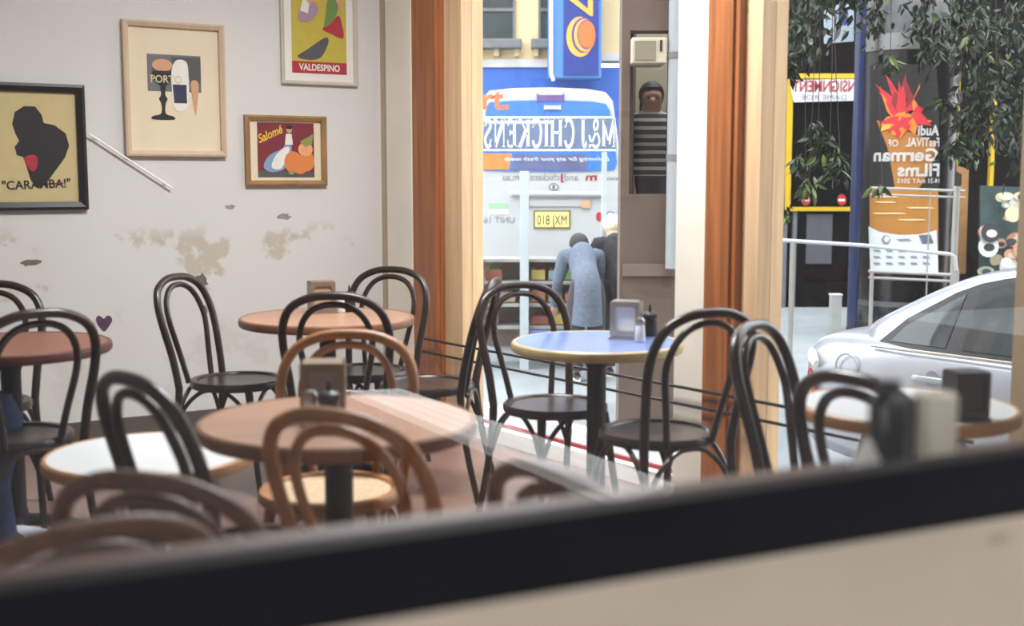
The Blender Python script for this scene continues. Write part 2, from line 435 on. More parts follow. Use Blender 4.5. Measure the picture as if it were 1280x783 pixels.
def place_by(kind, u, v, f, H=.92):
    f = Vector(f).normalized()
    if kind == 'seat': p = V2(at_z(u, v, .47))
    else: p = V2(at_z(u, v, H)) + f * .30
    return (p.x, p.y, 0.0), face_rz(f)
GC = 'dark bentwood chairs in the cafe'
protoD = None
dark = [
 ('seat', 297, 475, (.95, -.30), 'dark bentwood chair standing side-on by the pale wall, empty wall behind it'),
 ('arch', 490, 337, (-.35, -.93), 'dark bentwood chair in the wall corner behind the round brown table'),
 ('seat', 534, 480, (-.97, .15), 'dark bentwood chair turned side-on between the corner table and the street window'),
 ('arch', 416, 370, (0.02, 1), 'dark bentwood chair whose back hoop stands before the brown corner table'),
 ('seat', 694, 506, (.48, -.87), 'dark bentwood chair beside the blue table, its hoop in front of the market stall'),
 ('seat', 822, 540, (-.46, .89), 'dark bentwood chair pushed up to the blue table, before the white pillar'),
 ('arch', 940, 407, (.83, -.55), 'dark bentwood chair before the orange timber post, back towards the pillar'),
 ('arch', 1064, 473, (.87, .50), 'dark bentwood chair at the white table by the silver car, small blurred hoop'),
 ('arch', -10, 355, (.15, -.98), 'dark bentwood chair behind the red-brown table, half out of the picture'),
 ('arch', 50, 392, (-.68, .73), 'dark bentwood chair with its back hoop in front of the red-brown table'),
 ('arch', 160, 474, (.72, .69), 'dark bentwood chair seen slantwise before the small low white table'),
]
for i, (k, u, v, f, lab) in enumerate(dark):
    loc, rz = place_by(k, u, v, f)
    if i == 0:
        protoD = make_chair(lab); protoD.location = loc; protoD.rotation_euler = (0, 0, rz); protoD['group'] = GC
    else: dup(protoD, loc, rz, lab, GC)
GT = 'tan bentwood chairs'
loc, rz = place_by('arch', 437, 418, (-.06, -1), .88)
protoT = make_chair('tan bentwood chair with pale round seat, facing out behind the walnut table', .88, M_TAN, M_TANSEAT)
protoT.location = loc; protoT.rotation_euler = (0, 0, rz); protoT['group'] = GT
loc, rz = place_by('arch', 415, 520, (.5, .87), .88)
dup(protoT, loc, rz, 'tan bentwood chair with its back hoop in front of the walnut table', GT)
protoC = make_chair('brown bentwood chair with woven cane back below the blue table, low against the black rail', .88, M_BROWN, M_TANSEAT, M_BROWN)
loc, rz = place_by('arch', 690, 592, (.78, .62), .88); protoC.location = loc; protoC.rotation_euler = (0, 0, rz)
loc, rz = place_by('arch', 112, 664, (-.62, .78), .88)
dup(protoC, loc, rz, 'brown bentwood chair with woven cane back in the bottom corner, lowest of the cane chairs')
loc, rz = place_by('arch', 180, 602, (.34, .94), .88)
dup(protoC, loc, rz, 'brown bentwood chair with woven cane back, its hoop just below the low white table')
for o_ in list(COL.objects):
    if o_.parent is None and 'woven cane back' in str(o_.get('label', '')): o_['group'] = 'brown cane-backed chairs'

# ---------------------------------------------------------------- cafe tables
def make_table(label, center, R, topm, rimm, z=.75, group=None, base='cross'):
    t = thing('cafe_table', label, 'table', (center.x, center.y, 0), .4)
    mb = MB(); mb.lathe([(0, z - .024), (R - .012, z - .024), (R - .012, z), (0, z)], 64); mb.build('tabletop', topm, t)
    mb = MB(); mb.lathe([(R - .013, z - .034), (R - .006, z - .036), (R + .002, z - .030), (R + .004, z - .016), (R + .001, z - .003), (R - .006, z + .002), (R - .013, z + .001)], 64)
    mb.build('rim', rimm, t)
    mb = MB(); mb.lathe([(.0, .06), (.048, .06), (.044, .1), (.036, .14), (.036, z - .1), (.06, z - .05), (.15, z - .034), (.15, z - .025), (0, z - .025)], 24); mb.build('column', M_IRON, t)
    if base == 'cross':
        for k in range(4):
            a = k * PI / 2
            mb = MB(M=rotz(a)); r2 = min(.24, R * .72)
            mb.tube(spline([(.02, 0, .085), (r2 * .5, 0, .07), (r2 * .9, 0, .04), (r2, 0, .018)], 4), [.024] * 9 + [.022] * 3 + [.02], 8)
            mb.lathe([(0, 0), (.022, 0), (.022, .018), (0, .022)], 12, M=T(r2 - .01, 0, 0)); mb.build('foot', M_IRON, t)
    else:
        mb = MB(); mb.lathe([(0, 0), (.19, 0), (.19, .015), (.15, .03), (.06, .06), (0, .065)], 32); mb.build('base', M_IRON, t)
    return t
def center_r(u0, u1, v, z=.75):
    c = at_z((u0 + u1) / 2, v, z); a = at_z(u0, v, z); return V2(c), (c - a).length
c1, r1 = center_r(250, 595, 524); make_table('round walnut-topped cafe table in the middle, napkin dispenser on it', c1, r1, M_TOPW, M_RIMW)
c2, r2 = center_r(301, 517, 396); make_table('round brown cafe table in the corner beneath the pictures', c2, r2, M_TOPW, M_RIMW)
c3, r3 = center_r(640, 852, 427); make_table('round cafe table, top tinted blue for sky reflection, straw-coloured rim, by the street window', c3, r3, M_TOPB, M_RIMB, base='round')
c4, r4 = center_r(-110, 133, 430); make_table('red-brown round cafe table at the edge of the picture, under the black-framed poster', c4, r4, M_TOPR, M_RIMR)
c5, r5 = center_r(1000, 1266, 506); make_table('white-topped round cafe table with tan rim in front of the silver car', c5, r5, M_TOPWH, M_RIMT)
zt = .56
c6, r6 = center_r(60, 316, 566, zt); make_table('low white-topped round table with tan rim, below the black-framed poster', c6, r6, M_TOPWH, M_RIMT, zt, base='round')

# ---------------------------------------------------------------- things on tables
def make_dispenser(label, loc, rz, body=M_STEEL, nap=M_NAP):
    t = thing('napkin_dispenser', label, 'napkin dispenser', loc, rz)
    w, d, h = .112, .088, .135
    mb = MB(); mb.box((0, 0, .004), (w + .012, d + .012, .008), bevel=.002); mb.build('base_plate', body, t)
    mb = MB(); mb.box((0, 0, .008 + h - .004), (w, d, .008), bevel=.002)
    for s in (-1, 1): mb.box((s * (w / 2 - .004), 0, .008 + h / 2), (.008, d, h), bevel=.002)
    mb.build('housing', body, t)
    for s in (-1, 1):
        mb = MB()
        o_ = rrect(-w / 2, .01, w / 2, h + .008, .008); i_ = rrect(-w / 2 + .016, .03, w / 2 - .016, h - .012, .012)
        n = len(o_); y0 = s * (d / 2); y1 = s * (d / 2 + .004)
        vs = [(p[0], y1, p[1]) for p in o_] + [(p[0], y1, p[1]) for p in i_] + [(p[0], y0, p[1]) for p in o_] + [(p[0], y0, p[1]) for p in i_]
        fs = []
        for a in range(n):
            b = (a + 1) % n
            fs += [(a, b, n + b, n + a), (2 * n + a, 2 * n + b, b, a), (n + a, n + b, 3 * n + b, 3 * n + a), (2 * n + a, 2 * n + b, 3 * n + b, 3 * n + a)]
        mb.add(vs, fs); mb.build('face_plate', body, t)
    mb = MB()
    for k in range(9): mb.box((random.uniform(-.001, .001), -.036 + k * .009, .072), (.09, .0075, .122), bevel=.0015)
    mb.build('napkins', nap, t, kind='stuff')
    return t
def on_table(u, v, z=.75): p = at_z(u, v, z); return (p.x, p.y, z + .001)
M_DISP2 = mat('tinted_steel', (150, 132, 112), .4, metal=.5, vary=.2)
M_NAPT = mat('brown_napkin', (170, 146, 118), .8, vary=.1)
make_dispenser('steel napkin dispenser on the blue table before the taupe wall', on_table(783, 423), -.25)
make_dispenser('greyish steel napkin dispenser standing on the walnut table', on_table(405, 521), .1, M_DISP2, mat('grey_napkin', (150, 140, 128), .8, vary=.1))
make_dispenser('brownish napkin dispenser on the corner table beneath the pictures', on_table(402, 391), .35, M_DISP2, M_NAPT)
dd = make_dispenser('dark napkin dispenser on the white table before the silver car', on_table(1206, 524), .15, M_DARKPL, M_DARKPL); dd.scale = (.8, .8, .86)
M_CLEAR = glass_mat('clear_glass', 0.04, (.92, .94, .94))
def make_shaker(label, loc):
    t = thing('salt_shaker', label, 'shaker', loc)
    mb = MB(); mb.lathe([(0, 0), (.019, 0), (.021, .004), (.017, .06), (.015, .066), (0, .066)], 20); mb.build('jar', M_SALT, t)
    mb = MB(); mb.lathe([(.016, .064), (.0175, .066), (.0175, .08), (.012, .09), (0, .092)], 20); mb.build('cap', M_STEEL, t)
    return t
def make_sugar(label, loc, m):
    t = thing('sugar_jar', label, 'jar', loc)
    mb = MB(); mb.lathe([(0, 0), (.026, 0), (.029, .006), (.027, .06), (.024, .068), (0, .068)], 24); mb.build('jar', m, t)
    mb = MB(); mb.lathe([(.0255, .066), (.028, .07), (.028, .084), (.02, .092), (.006, .094), (.004, .12), (0, .121)], 24); mb.build('pourer', M_DARKPL, t)
    return t
make_shaker('small salt shaker between dispenser and dark jar on the blue table', on_table(800, 428))
make_sugar('dark sugar jar on the blue table beside the salt shaker', on_table(812, 420), M_DARKPL)
make_shaker('small shaker on the corner table beside the brown dispenser', on_table(426, 391))
make_sugar('dark sugar jar on the corner table next to the small shaker', on_table(437, 390), M_DARKPL)
make_shaker('shaker on the walnut table in front of the dispenser', on_table(389, 535))
make_sugar('brown sugar jar on the walnut table in front of the dispenser', on_table(412, 537), mat('brown_glass', (96, 70, 52), .2, vary=.1))
# blurred things on the ledge inside the shop window
LZ = SILL - .045
def on_ledge(u, v):
    p = at_z(u, v, LZ); q = V2(p)
    # keep on the ledge
    k = (q - ga).dot(-GN); q = q - (-GN) * (k - .15)
    k2 = ray(u, v); r_ = k2.x / k2.y
    base = ga - GN * .15
    t_ = (r_ * base.y - base.x) / (GD.x - r_ * GD.y); q = base + GD * t_
    return (q.x, q.y, LZ)
def zat(u, v, y): return at_y(u, v, y).z
lc = on_ledge(1166, 585); w_ = 27 * lc[1] / 1500.0; h_ = zat(1166, 492, lc[1]) - LZ
t = thing('candle', 'thick cream candle on a dish on the window ledge, blurred', 'candle', lc)
mb = MB(); mb.lathe([(0, .004), (w_, .004), (w_, h_ - .004), (w_ * .93, h_), (w_ * .5, h_ - .004), (0, h_ - .006)], 32); mb.build('wax', mat('candle_wax', (240, 230, 208), .5, vary=.03), t)
mb = MB(); mb.lathe([(0, 0), (w_ * 1.15, 0), (w_ * 1.3, .006), (w_ * 1.2, .006), (w_, .0035), (0, .0035)], 32); mb.build('dish', M_WHITE, t)
mb = MB(); mb.tube([(0, 0, h_ - .007), (.001, 0, h_ + .004)], .001, 6); mb.build('wick', M_DARKPL, t)
lc = on_ledge(1108, 590); w_ = 24 * lc[1] / 1500.0; h_ = zat(1108, 476, lc[1]) - LZ
t = thing('bottle', 'dark green bottle on the window ledge beside the cream candle', 'bottle', lc)
mb = MB(); mb.lathe([(0, 0), (w_, 0), (w_ * 1.04, .004), (w_ * 1.04, h_ * .72), (w_ * .9, h_ * .8), (w_ * .6, h_ * .87), (w_ * .55, h_ * .92), (0, h_ * .92)], 28); mb.build('glass_body', mat('bottle_green', (22, 30, 24), .2, vary=.15), t)
mb = MB(); mb.lathe([(0, h_ * .91), (w_ * .62, h_ * .91), (w_ * .62, h_), (0, h_)], 20); mb.build('cap', M_DARKPL, t)
lc = on_ledge(1083, 590); s_ = lc[1] / 1500.0; h_ = zat(1083, 548, lc[1]) - LZ
mb = MB(M=T(*lc)); mb.lathe([(0, 0), (22 * s_, 0), (22 * s_, .004), (7 * s_, h_ * .85), (4 * s_, h_ * .97), (0, h_)], 24)
tag(mb.build('napkin_cone', M_NAP, None, loc=lc), 'small white folded napkin cone on the window ledge beside the bottle', 'napkin')
lc = on_ledge(1136, 590); s_ = lc[1] / 1500.0; h_ = zat(1136, 500, lc[1]) - LZ
t = thing('menu_box', 'dark grey upright box on the window ledge between bottle and cream candle', 'box', lc, math.atan2(GD.y, GD.x))
mb = MB(); mb.box((0, .02, h_ / 2), (32 * s_, .03, h_), bevel=.003); mb.build('casing', mat('slate_card', (70, 66, 70), .6, vary=.2), t)
mb = MB(); mb.box((0, .004, h_ / 2), (26 * s_, .002, h_ * .9)); mb.build('front_card', mat('mauve_card', (92, 84, 86), .6, vary=.2), t)

# ---------------------------------------------------------------- pictures on the wall
PP = Vector((corner.x, corner.y, 0)); PN3 = Vector((PN.x, PN.y, 0)); PD3 = Vector((PD.x, PD.y, 0))
PRZ = math.atan2(PD.y, PD.x)
def wallpt(u, v): return at_pl(u, v, PP, PN3)
def picture(label, u0, v0, u1, v1, fr, fm, fdepth, matm, inner, prints, pmats, fill=None, innerline=None):
    """u,v: corners of the frame in the photo; inner: (l,t,r,b) margins of the print in metres fractions"""
    c = wallpt((u0 + u1) / 2, (v0 + v1) / 2)
    w = (wallpt(u1, (v0 + v1) / 2) - wallpt(u0, (v0 + v1) / 2)).length
    h = (wallpt((u0 + u1) / 2, v0) - wallpt((u0 + u1) / 2, v1)).length
    loc = c + PN3 * .002
    t = thing('framed_picture', label, 'picture', loc, PRZ)
    mb = MB(); x, z, b = w / 2, h / 2, fr * w
    d0, d1 = 0.0, -fdepth
    o_ = [(-x, -z), (x, -z), (x, z), (-x, z)]; i_ = [(-x + b, -z + b), (x - b, -z + b), (x - b, z - b), (-x + b, z - b)]
    m_ = [(-x + b * .35, -z + b * .35), (x - b * .35, -z + b * .35), (x - b * .35, z - b * .35), (-x + b * .35, z - b * .35)]
    rings = [[(p[0], d0, p[1]) for p in o_], [(p[0], d1 + .004, p[1]) for p in o_], [(p[0], d1, p[1]) for p in m_], [(p[0], d1 + .012, p[1]) for p in i_], [(p[0], d0, p[1]) for p in i_]]
    vs = [p for r in rings for p in r]; fs = []
    for r in range(5):
        for a in range(4):
            fs.append((r * 4 + a, r * 4 + (a + 1) % 4, ((r + 1) % 5) * 4 + (a + 1) % 4, ((r + 1) % 5) * 4 + a))
    mb.add(vs, fs); mb.build('frame', fm, t)
    mb = MB(); mb.box((0, -.003, 0), (w - 2 * b + .001, .006, h - 2 * b + .001)); mb.build('mat_board', matm, t)
    l, tp, r, bt = inner
    px0, px1 = -x + l * w, x - r * w; pz0, pz1 = -z + bt * h, z - tp * h
    mb = MB()
    def P2(p): return (px0 + p[0] * (px1 - px0), pz0 + p[1] * (pz1 - pz0))
    lay = .006
    for it in prints:
        if it[0] == 'p':
            pl = it[2]
            if 4 < len(pl) < 20: pl = [(k.x, k.y) for k in spline([(a_, b_, 0) for a_, b_ in pl], 4, True)]
            mb.flat([P2(q) for q in pl], -lay, .0004, it[1])
        elif it[0] == 't':
            _, mi, txt, cx, cz, hh, sx, rot, bold, shear = it
            q = P2((cx, cz)); mb.text(txt, hh * (pz1 - pz0), mi, M=T(q[0], -lay - .0002, q[1]) @ Matrix.Rotation(-rot, 4, 'Y'), sx=sx, bold=bold, shear=shear)
        lay += .0004
    mb.build('print', pmats, t)
    return t
R4 = [(0, 0), (1, 0), (1, 1), (0, 1)]
K = lambda n, c: mat('ink_' + n, c, .7, vary=.06, scale=20)
ink_black = K('black', (30, 26, 28)); ink_red = K('red', (176, 40, 48)); ink_cream = K('cream', (222, 206, 158)); ink_olive = K('olive', (196, 178, 60))
ink_white = K('white', (236, 232, 222)); ink_maroon = K('maroon', (124, 34, 44)); ink_blue = K('blue', (130, 160, 190)); ink_orange = K('orange', (226, 132, 66))
ink_skin = K('skin', (214, 160, 120)); ink_green = K('green', (110, 140, 70)); ink_grey = K('grey', (110, 112, 112)); ink_navy = K('navy', (44, 48, 76)); ink_yellow = K('yellow', (236, 190, 60)); ink_lilac = K('lilac', (170, 140, 160)); ink_slate = K('slate', (84, 82, 84)); ink_lime = K('leaf', (140, 150, 80))
M_BLACKFR = mat('black_frame', (26, 24, 28), .35, vary=.1); M_LTFR = mat('pale_wood_frame', (216, 190, 162), .5, vary=.12, scale=4, stretch=(6, 6, 1)); M_GOLDFR = mat('oak_frame', (170, 128, 80), .5, vary=.3, scale=6)
M_GREYFR = mat('silver_frame', (206, 198, 184), .45, vary=.08)
M_MATC = mat('cream_mat', (232, 216, 186), .8, vary=.04); M_MATY = mat('straw_mat', (206, 188, 138), .8, vary=.05); M_MATW = mat('white_mat', (232, 228, 220), .8, vary=.03)
# black framed poster: generic dark figure
fig = [(.26, .62), (.22, .72), (.26, .84), (.38, .90), (.52, .90), (.60, .82), (.62, .74), (.76, .72), (.90, .64), (.94, .52), (.88, .40), (.84, .36), (.78, .30), (.70, .22), (.62, .14), (.56, .10), (.48, .10), (.42, .18), (.38, .30), (.34, .40), (.26, .42), (.24, .50), (.30, .56)]
picture('black-framed poster of a dark silhouette with red patch on a straw ground', -20, 105, 108, 263, .085, M_BLACKFR, .035, M_MATY, (.115, .1, .12, .1),
  [('p', 0, R4), ('p', 1, fig), ('p', 2, [(.36, .40), (.50, .42), (.52, .32), (.46, .26), (.38, .32)]), ('t', 1, '"CARAMBA!"', .5, .09, .085, .95, .04, .02, 0), ('p', 2, [(.62, .125), (.84, .135), (.84, .15), (.62, .14)])], [K('straw', (206, 188, 134)), ink_black, ink_red])
# pale wood frame: glass and bottle still life
picture('pale wood frame with wide cream mat around a small goblet and bottle print', 155, 29, 281, 196, .055, M_LTFR, .04, M_MATC, (.235, .24, .235, .26),
  [('p', 0, R4), ('p', 1, [(0, .45), (1, .45), (1, 1), (0, 1)]), ('p', 2, [(.45, .72), (1, .72), (1, .97), (.45, .97)]),
   ('p', 5, ell(.28, .72, .20, .20)), ('p', 4, ell(.28, .84, .19, .09)), ('p', 3, [(.10, .74), (.46, .74), (.42, .60), (.34, .54), (.32, .40), (.36, .34), (.32, .26), (.32, .12), (.46, .08), (.46, .03), (.08, .03), (.08, .08), (.23, .12), (.24, .26), (.2, .34), (.24, .40), (.22, .54), (.14, .60)]),
   ('p', 7, [(.48, .20), (.44, .62), (.46, .80), (.54, .92), (.70, .92), (.76, .80), (.76, .40), (.70, .20)]), ('p', 6, [(.48, .28), (.46, .56), (.72, .56), (.72, .28)]), ('p', 5, ell(.88, .70, .12, .18)), ('p', 4, [(.80, .6), (.94, .6), (.92, .3), (.88, .12), (.84, .3)]),
   ('t', 8, 'PORTO', .34, .58, .11, .9, 0, .01, 0)], [M_MATC, ink_grey, ink_slate, ink_black, ink_skin, ink_slate, ink_navy, ink_white, ink_cream])
# VALDESPINO
picture('tall yellow poster reading VALDESPINO with two dancers, at the top edge', 350, -52, 445, 107, .045, M_GREYFR, .03, M_MATW, (.145, .1, .135, .09),
  [('p', 0, R4), ('p', 1, [(0, 0), (1, 0), (1, .115), (0, .115)]), ('t', 2, 'VALDESPINO', .5, .03, .062, .83, 0, .025, 0),
   ('p', 3, [(.10, .16), (.30, .24), (.62, .36), (.66, .30), (.52, .16), (.30, .13)]), ('p', 4, [(.56, .44), (.70, .40), (.94, .36), (.92, .50), (.86, .58), (.74, .52)]), ('p', 5, [(.60, .46), (.78, .54), (.86, .70), (.76, .82), (.66, .72), (.62, .58)]),
   ('p', 6, ell(.78, .88, .06, .05)), ('p', 7, ell(.80, .91, .08, .045)), ('p', 6, [(.70, .80), (.84, .82), (.94, .66), (.90, .62), (.82, .72)]),
   ('p', 8, [(.12, .52), (.30, .50), (.48, .60), (.42, .70), (.28, .66), (.16, .62)]), ('p', 2, [(.16, .60), (.30, .58), (.34, .72), (.22, .74)]), ('p', 6, ell(.22, .78, .05, .04)), ('p', 7, ell(.20, .80, .06, .035)), ('p', 6, [(.28, .70), (.40, .82), (.44, .80), (.34, .66)])],
  [ink_olive, ink_red, ink_white, ink_slate, ink_red, ink_green, ink_skin, ink_black, ink_lilac])
# Salome
picture('small oak-framed fruit label reading Salomé with a dancer and oranges', 306, 145, 407, 232, .06, M_GOLDFR, .035, M_MATC, (.155, .10, .145, .115),
  [('p', 0, R4), ('p', 1, [(0, 0), (1, 0), (1, .10), (0, .12)]), ('t', 2, 'Salomé', .24, .72, .15, .8, .42, .02, .35),
   ('p', 3, [(.50, .62), (.42, .52), (.20, .40), (.10, .20), (.22, .10), (.44, .14), (.54, .30), (.60, .56)]), ('p', 4, [(.46, .54), (.30, .38), (.24, .18), (.40, .16), (.50, .34), (.56, .54)]), ('p', 5, [(.48, .60), (.50, .80), (.60, .80), (.62, .60)]), ('p', 6, ell(.56, .88, .05, .065)), ('p', 7, ell(.56, .92, .06, .04)),
   ('p', 8, ell(.62, .28, .16, .20)), ('p', 8, ell(.86, .30, .14, .19)), ('p', 9, ell(.84, .52, .13, .13)), ('p', 8, ell(.74, .24, .15, .18)), ('p', 10, [(.74, .66), (.98, .80), (.96, .62), (.84, .56)]), ('p', 10, [(.5, .08), (.66, .14), (.6, .04)])],
  [ink_maroon, ink_slate, ink_yellow, ink_blue, ink_white, ink_white, ink_skin, ink_black, ink_orange, K('peach', (238, 168, 110)), ink_lime])
# slim white rod modelled in place of a slanting window reflection
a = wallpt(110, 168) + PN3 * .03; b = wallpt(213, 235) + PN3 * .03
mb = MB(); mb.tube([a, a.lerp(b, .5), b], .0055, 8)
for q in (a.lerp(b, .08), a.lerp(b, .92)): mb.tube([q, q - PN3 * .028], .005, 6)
tag(mb.build('reflection_streak', mat('bright_white', (250, 250, 250), .4), None, loc=a), 'slim white rod standing in for a reflected streak, slanting from the black-framed poster', 'rod')
# heart sticker
c = wallpt(130, 403) + PN3 * .001; k = .012
hp = [(0, -1.3), (.9, -.3), (1.15, .35), (.85, .85), (.4, .9), (0, .5), (-.4, .85), (-.8, 1.0), (-1.1, .5), (-.85, -.3)]
mb = MB(M=T(*c) @ rotz(PRZ)); mb.flat([(x * .036, z * .036) for x, z in [tuple(v_[:2]) for v_ in [(p.x, p.y) for p in spline([(q[0], q[1], 0) for q in hp], 4, True)]]], 0, .002)
tag(mb.build('heart_sticker', mat('plum', (84, 58, 80), .6), None, loc=c), 'plum heart-shaped sticker on the wall beside the red-brown table', 'sticker')
# paint scuffs with a shape of their own
def scuff(label, u, v, rx, rz_, rgb, seed):
    rr = random.Random(seed); c = wallpt(u, v) + PN3 * .0006
    pts = [(rx * math.cos(a) * rr.uniform(.55, 1.1), rz_ * math.sin(a) * rr.uniform(.55, 1.1)) for a in [2 * PI * i / 14 for i in range(14)]]
    mb = MB(M=T(*c) @ rotz(PRZ)); mb.flat(pts, 0, .0008)
    tag(mb.build('paint_scuff', mat('scuff_%d_%d_%d' % rgb, rgb, .8, vary=.2, scale=30), None, loc=c), label, 'scuff', 'paint scuffs on the wall')
scuff('small grey scuff on the wall below the Salomé label, beside the oak frame corner', 288, 259, .035, .016, (160, 154, 148), 1)
scuff('grey scuff on the wall under the middle of the Salomé label', 355, 271, .045, .022, (158, 152, 146), 2)
scuff('grey-brown paint chip on the wall by the top of the side-on chair', 252, 352, .04, .05, (120, 106, 100), 3)
scuff('narrow paint chip on the wall just above the side-on chair seat', 256, 388, .02, .03, (134, 122, 112), 4)
scuff('brown scratch mark on the wall above the red-brown table', 38, 329, .06, .02, (126, 112, 96), 5)

# ---------------------------------------------------------------- outdoors: pixel-measured boxes on planes facing the camera
def ybox(mb, u0, v0, u1, v1, Y, th, mi=0, bevel=0.0):
    a = at_y((u0 + u1) / 2, v0, Y); b = at_y((u0 + u1) / 2, v1, Y); l = at_y(u0, (v0 + v1) / 2, Y); r = at_y(u1, (v0 + v1) / 2, Y)
    mb.box(((l.x + r.x) / 2, Y + th / 2, (a.z + b.z) / 2), (r.x - l.x, th, a.z - b.z), mi, bevel); return mb
def ypoly(mb, pts, Y, th, mi=0):
    q = [at_y(u, v, Y) for u, v in pts]
    mb.flat([(p.x, p.z) for p in q], 0, th, mi, M=T(0, Y, 0)); return mb
def ytext(mb, txt, u, v, hpx, Y, mi=0, mirror=False, width=None, bold=0.0, shear=0.0, rot=0.0):
    p = at_y(u, v, Y); h = (at_y(u, v - hpx, Y) - p).length
    n0 = len(mb.v)
    mb.text(txt, h, mi, M=None, mirror=mirror, bold=bold, shear=shear)
    vs = mb.v[n0:]; x0 = min(q.x for q in vs); x1 = max(q.x for q in vs)
    sx = 1.0
    if width: sx = (width * Y / F) / (x1 - x0)
    cx = (x0 + x1) / 2
    for i in range(n0, len(mb.v)):
        q = mb.v[i]; x = (q.x - cx) * sx; z = q.z
        xr = x * math.cos(rot) - z * math.sin(rot); zr = x * math.sin(rot) + z * math.cos(rot)
        mb.v[i] = Vector((p.x + xr, Y + q.y, p.z + zr))
    return mb
# ---- blue and yellow corner shop
M_YEL = mat('yellow_render', (220, 198, 154), .8, vary=.05, scale=2); M_BLUE = mat('blue_fascia', (46, 98, 186), .6, vary=.12, scale=2)
M_DKGL = mat('dark_window', (70, 78, 78), .1, vary=.2); M_GREYST = mat('grey_stone', (112, 112, 114), .7, vary=.2)
M_ROYAL = mat('royal_blue', (28, 52, 128), .4, vary=.05); M_LTBLUE = mat('light_blue_side', (70, 122, 184), .5, vary=.08)
M_ORG = mat('sign_orange', (246, 164, 66), .5, vary=.03); M_ORR = mat('sign_red_orange', (240, 104, 46), .5, vary=.03)
BY = 19.0
b0 = at_y(583, 60, BY)
t = thing('corner_shop', 'yellow and blue corner shop building behind the white van', 'building', (b0.x, BY, STREET))
L0 = t.location.copy()
mb = MB(); ybox(mb, 520, -260, 830, 76, BY, .5); mb.build('upper_wall', M_YEL, t, loc=L0)
mb = MB(); ybox(mb, 520, 74, 686, 84, BY - .06, .4); ybox(mb, 750, 66, 800, 76, BY - .06, .4); mb.build('cornice', mat('grey_cornice', (206, 204, 200), .7, vary=.25, scale=4), t, loc=L0)
mb = MB(); ybox(mb, 520, 84, 830, 200, BY - .02, .5); mb.build('fascia', M_BLUE, t, loc=L0)
mb = MB(); z0 = at_y(640, 200, BY).z; l_ = at_y(520, 200, BY).x; r_ = at_y(830, 200, BY).x
mb.box(((l_ + r_) / 2, BY + .6, (z0 + STREET) / 2), (r_ - l_, .4, z0 - STREET)); mb.build('shop_front', mat('shop_interior', (132, 110, 96), .8, vary=.5, scale=1.6), t, loc=L0)
mb = MB(); ybox(mb, 590, 190, 602, 430, BY - .05, .3); ybox(mb, 700, 190, 712, 430, BY - .05, .3); mb.build('shop_post', M_WHITE, t, loc=L0)
for (a0, a1, top) in ((600, 641, -130), (676, 720, -130)):
    mb = MB(); ybox(mb, a0 - 3, top, a0, 48, BY - .05, .1); ybox(mb, a1, top, a1 + 3, 48, BY - .05, .1); ybox(mb, a0, 10, a1, 14, BY - .05, .1)
    wf = mb.build('window_frame', M_GREYST, t, loc=L0)
    mb = MB(); ybox(mb, a0, top, a1, 48, BY - .03, .05); g_ = mb.build('pane', M_DKGL, wf, loc=L0)
    mb = MB(); ybox(mb, a0 - 12, 48, a1 + 11, 60, BY - .25, .3, bevel=.02)
    for cu in (a0 - 6, (a0 + a1) / 2, a1 + 5): ybox(mb, cu - 3, 60, cu + 3, 70, BY - .12, .15, 1)
    mb.build('window_sill', [M_GREYST, M_YEL], t, loc=L0)
# vertical projecting sign box
SY = 18.3
t = thing('projecting_sign', 'tall royal blue projecting sign with orange letter and ring emblem', 'sign', at_y(718, 98, SY))
L0 = t.location.copy()
mb = MB(); ybox(mb, 686, -200, 753, 98, SY, .45, bevel=.02); mb.build('sign_box', M_LTBLUE, t, loc=L0)
mb = MB(); ybox(mb, 705, -200, 749, 94, SY - .02, .02); mb.build('face_panel', M_ROYAL, t, loc=L0)
mb = MB(); y_ = SY - .025
ypoly(mb, ell(725, 46, 17, 25, 32), y_, .006, 0); ypoly(mb, ell(729, 44, 14.5, 22, 32), y_ - .006, .006, 1); ypoly(mb, ell(731, 44, 13.6, 20.5, 32), y_ - .012, .006, 0); ypoly(mb, ell(733, 43, 11.5, 18.5, 32), y_ - .018, .006, 1); ypoly(mb, ell(733.5, 43, 10.5, 17, 32), y_ - .024, .006, 2)
mb.build('ring_emblem', [M_ORG, M_ROYAL, M_ORR], t, loc=L0)
mb = MB()
ypoly(mb, [(712, 0), (738, 20), (741, 20), (741, -14), (712, -8)], y_, .006, 0); ypoly(mb, [(722, 0), (735, 11), (735, -6), (722, -4)], y_ - .006, .006, 1)
mb.build('letter', [M_ORG, M_ROYAL], t, loc=L0)
mb = MB(); p0 = at_y(689, -200, SY - .03); p1 = at_y(689, 92, SY - .03); p2 = at_y(692, 101, SY - .03)
mb.tube([p0, p1, p2], .03, 8); mb.build('conduit', M_GREYFR, t, loc=L0)

# ---- white van seen from behind, with mirror-written lettering as the glass shows it
VY = 13.0
M_VAN = mat('van_white', (184, 187, 190), .3, vary=.02, coat=.3); M_VBLUE = mat('van_film_blue', (62, 118, 196), .35, vary=.06); M_VBAND = mat('van_band', (100, 118, 148), .35, vary=.15, scale=3)
M_LETTER = mat('van_letter', (226, 232, 236), .5, vary=.04); M_VTXT = mat('van_grey_text', (128, 126, 130), .5); M_VRED = mat('van_red_text', (150, 50, 62), .5)
vb = at_y(686, 370, VY); vb.z = STREET
gz = at_y(686, 372, VY).z
t = thing('van', 'white delivery van seen from behind with mirror-written M&J CHICKENS lettering', 'van', (vb.x, VY, 0))
L0 = t.location.copy()
outline = [(590, 322), (589, 270), (590, 232), (594, 205), (599, 150), (603, 124), (612, 113), (640, 110), (690, 109), (735, 111), (757, 115), (766, 126), (771, 160), (776, 205), (779, 222), (777, 270), (776, 322)]
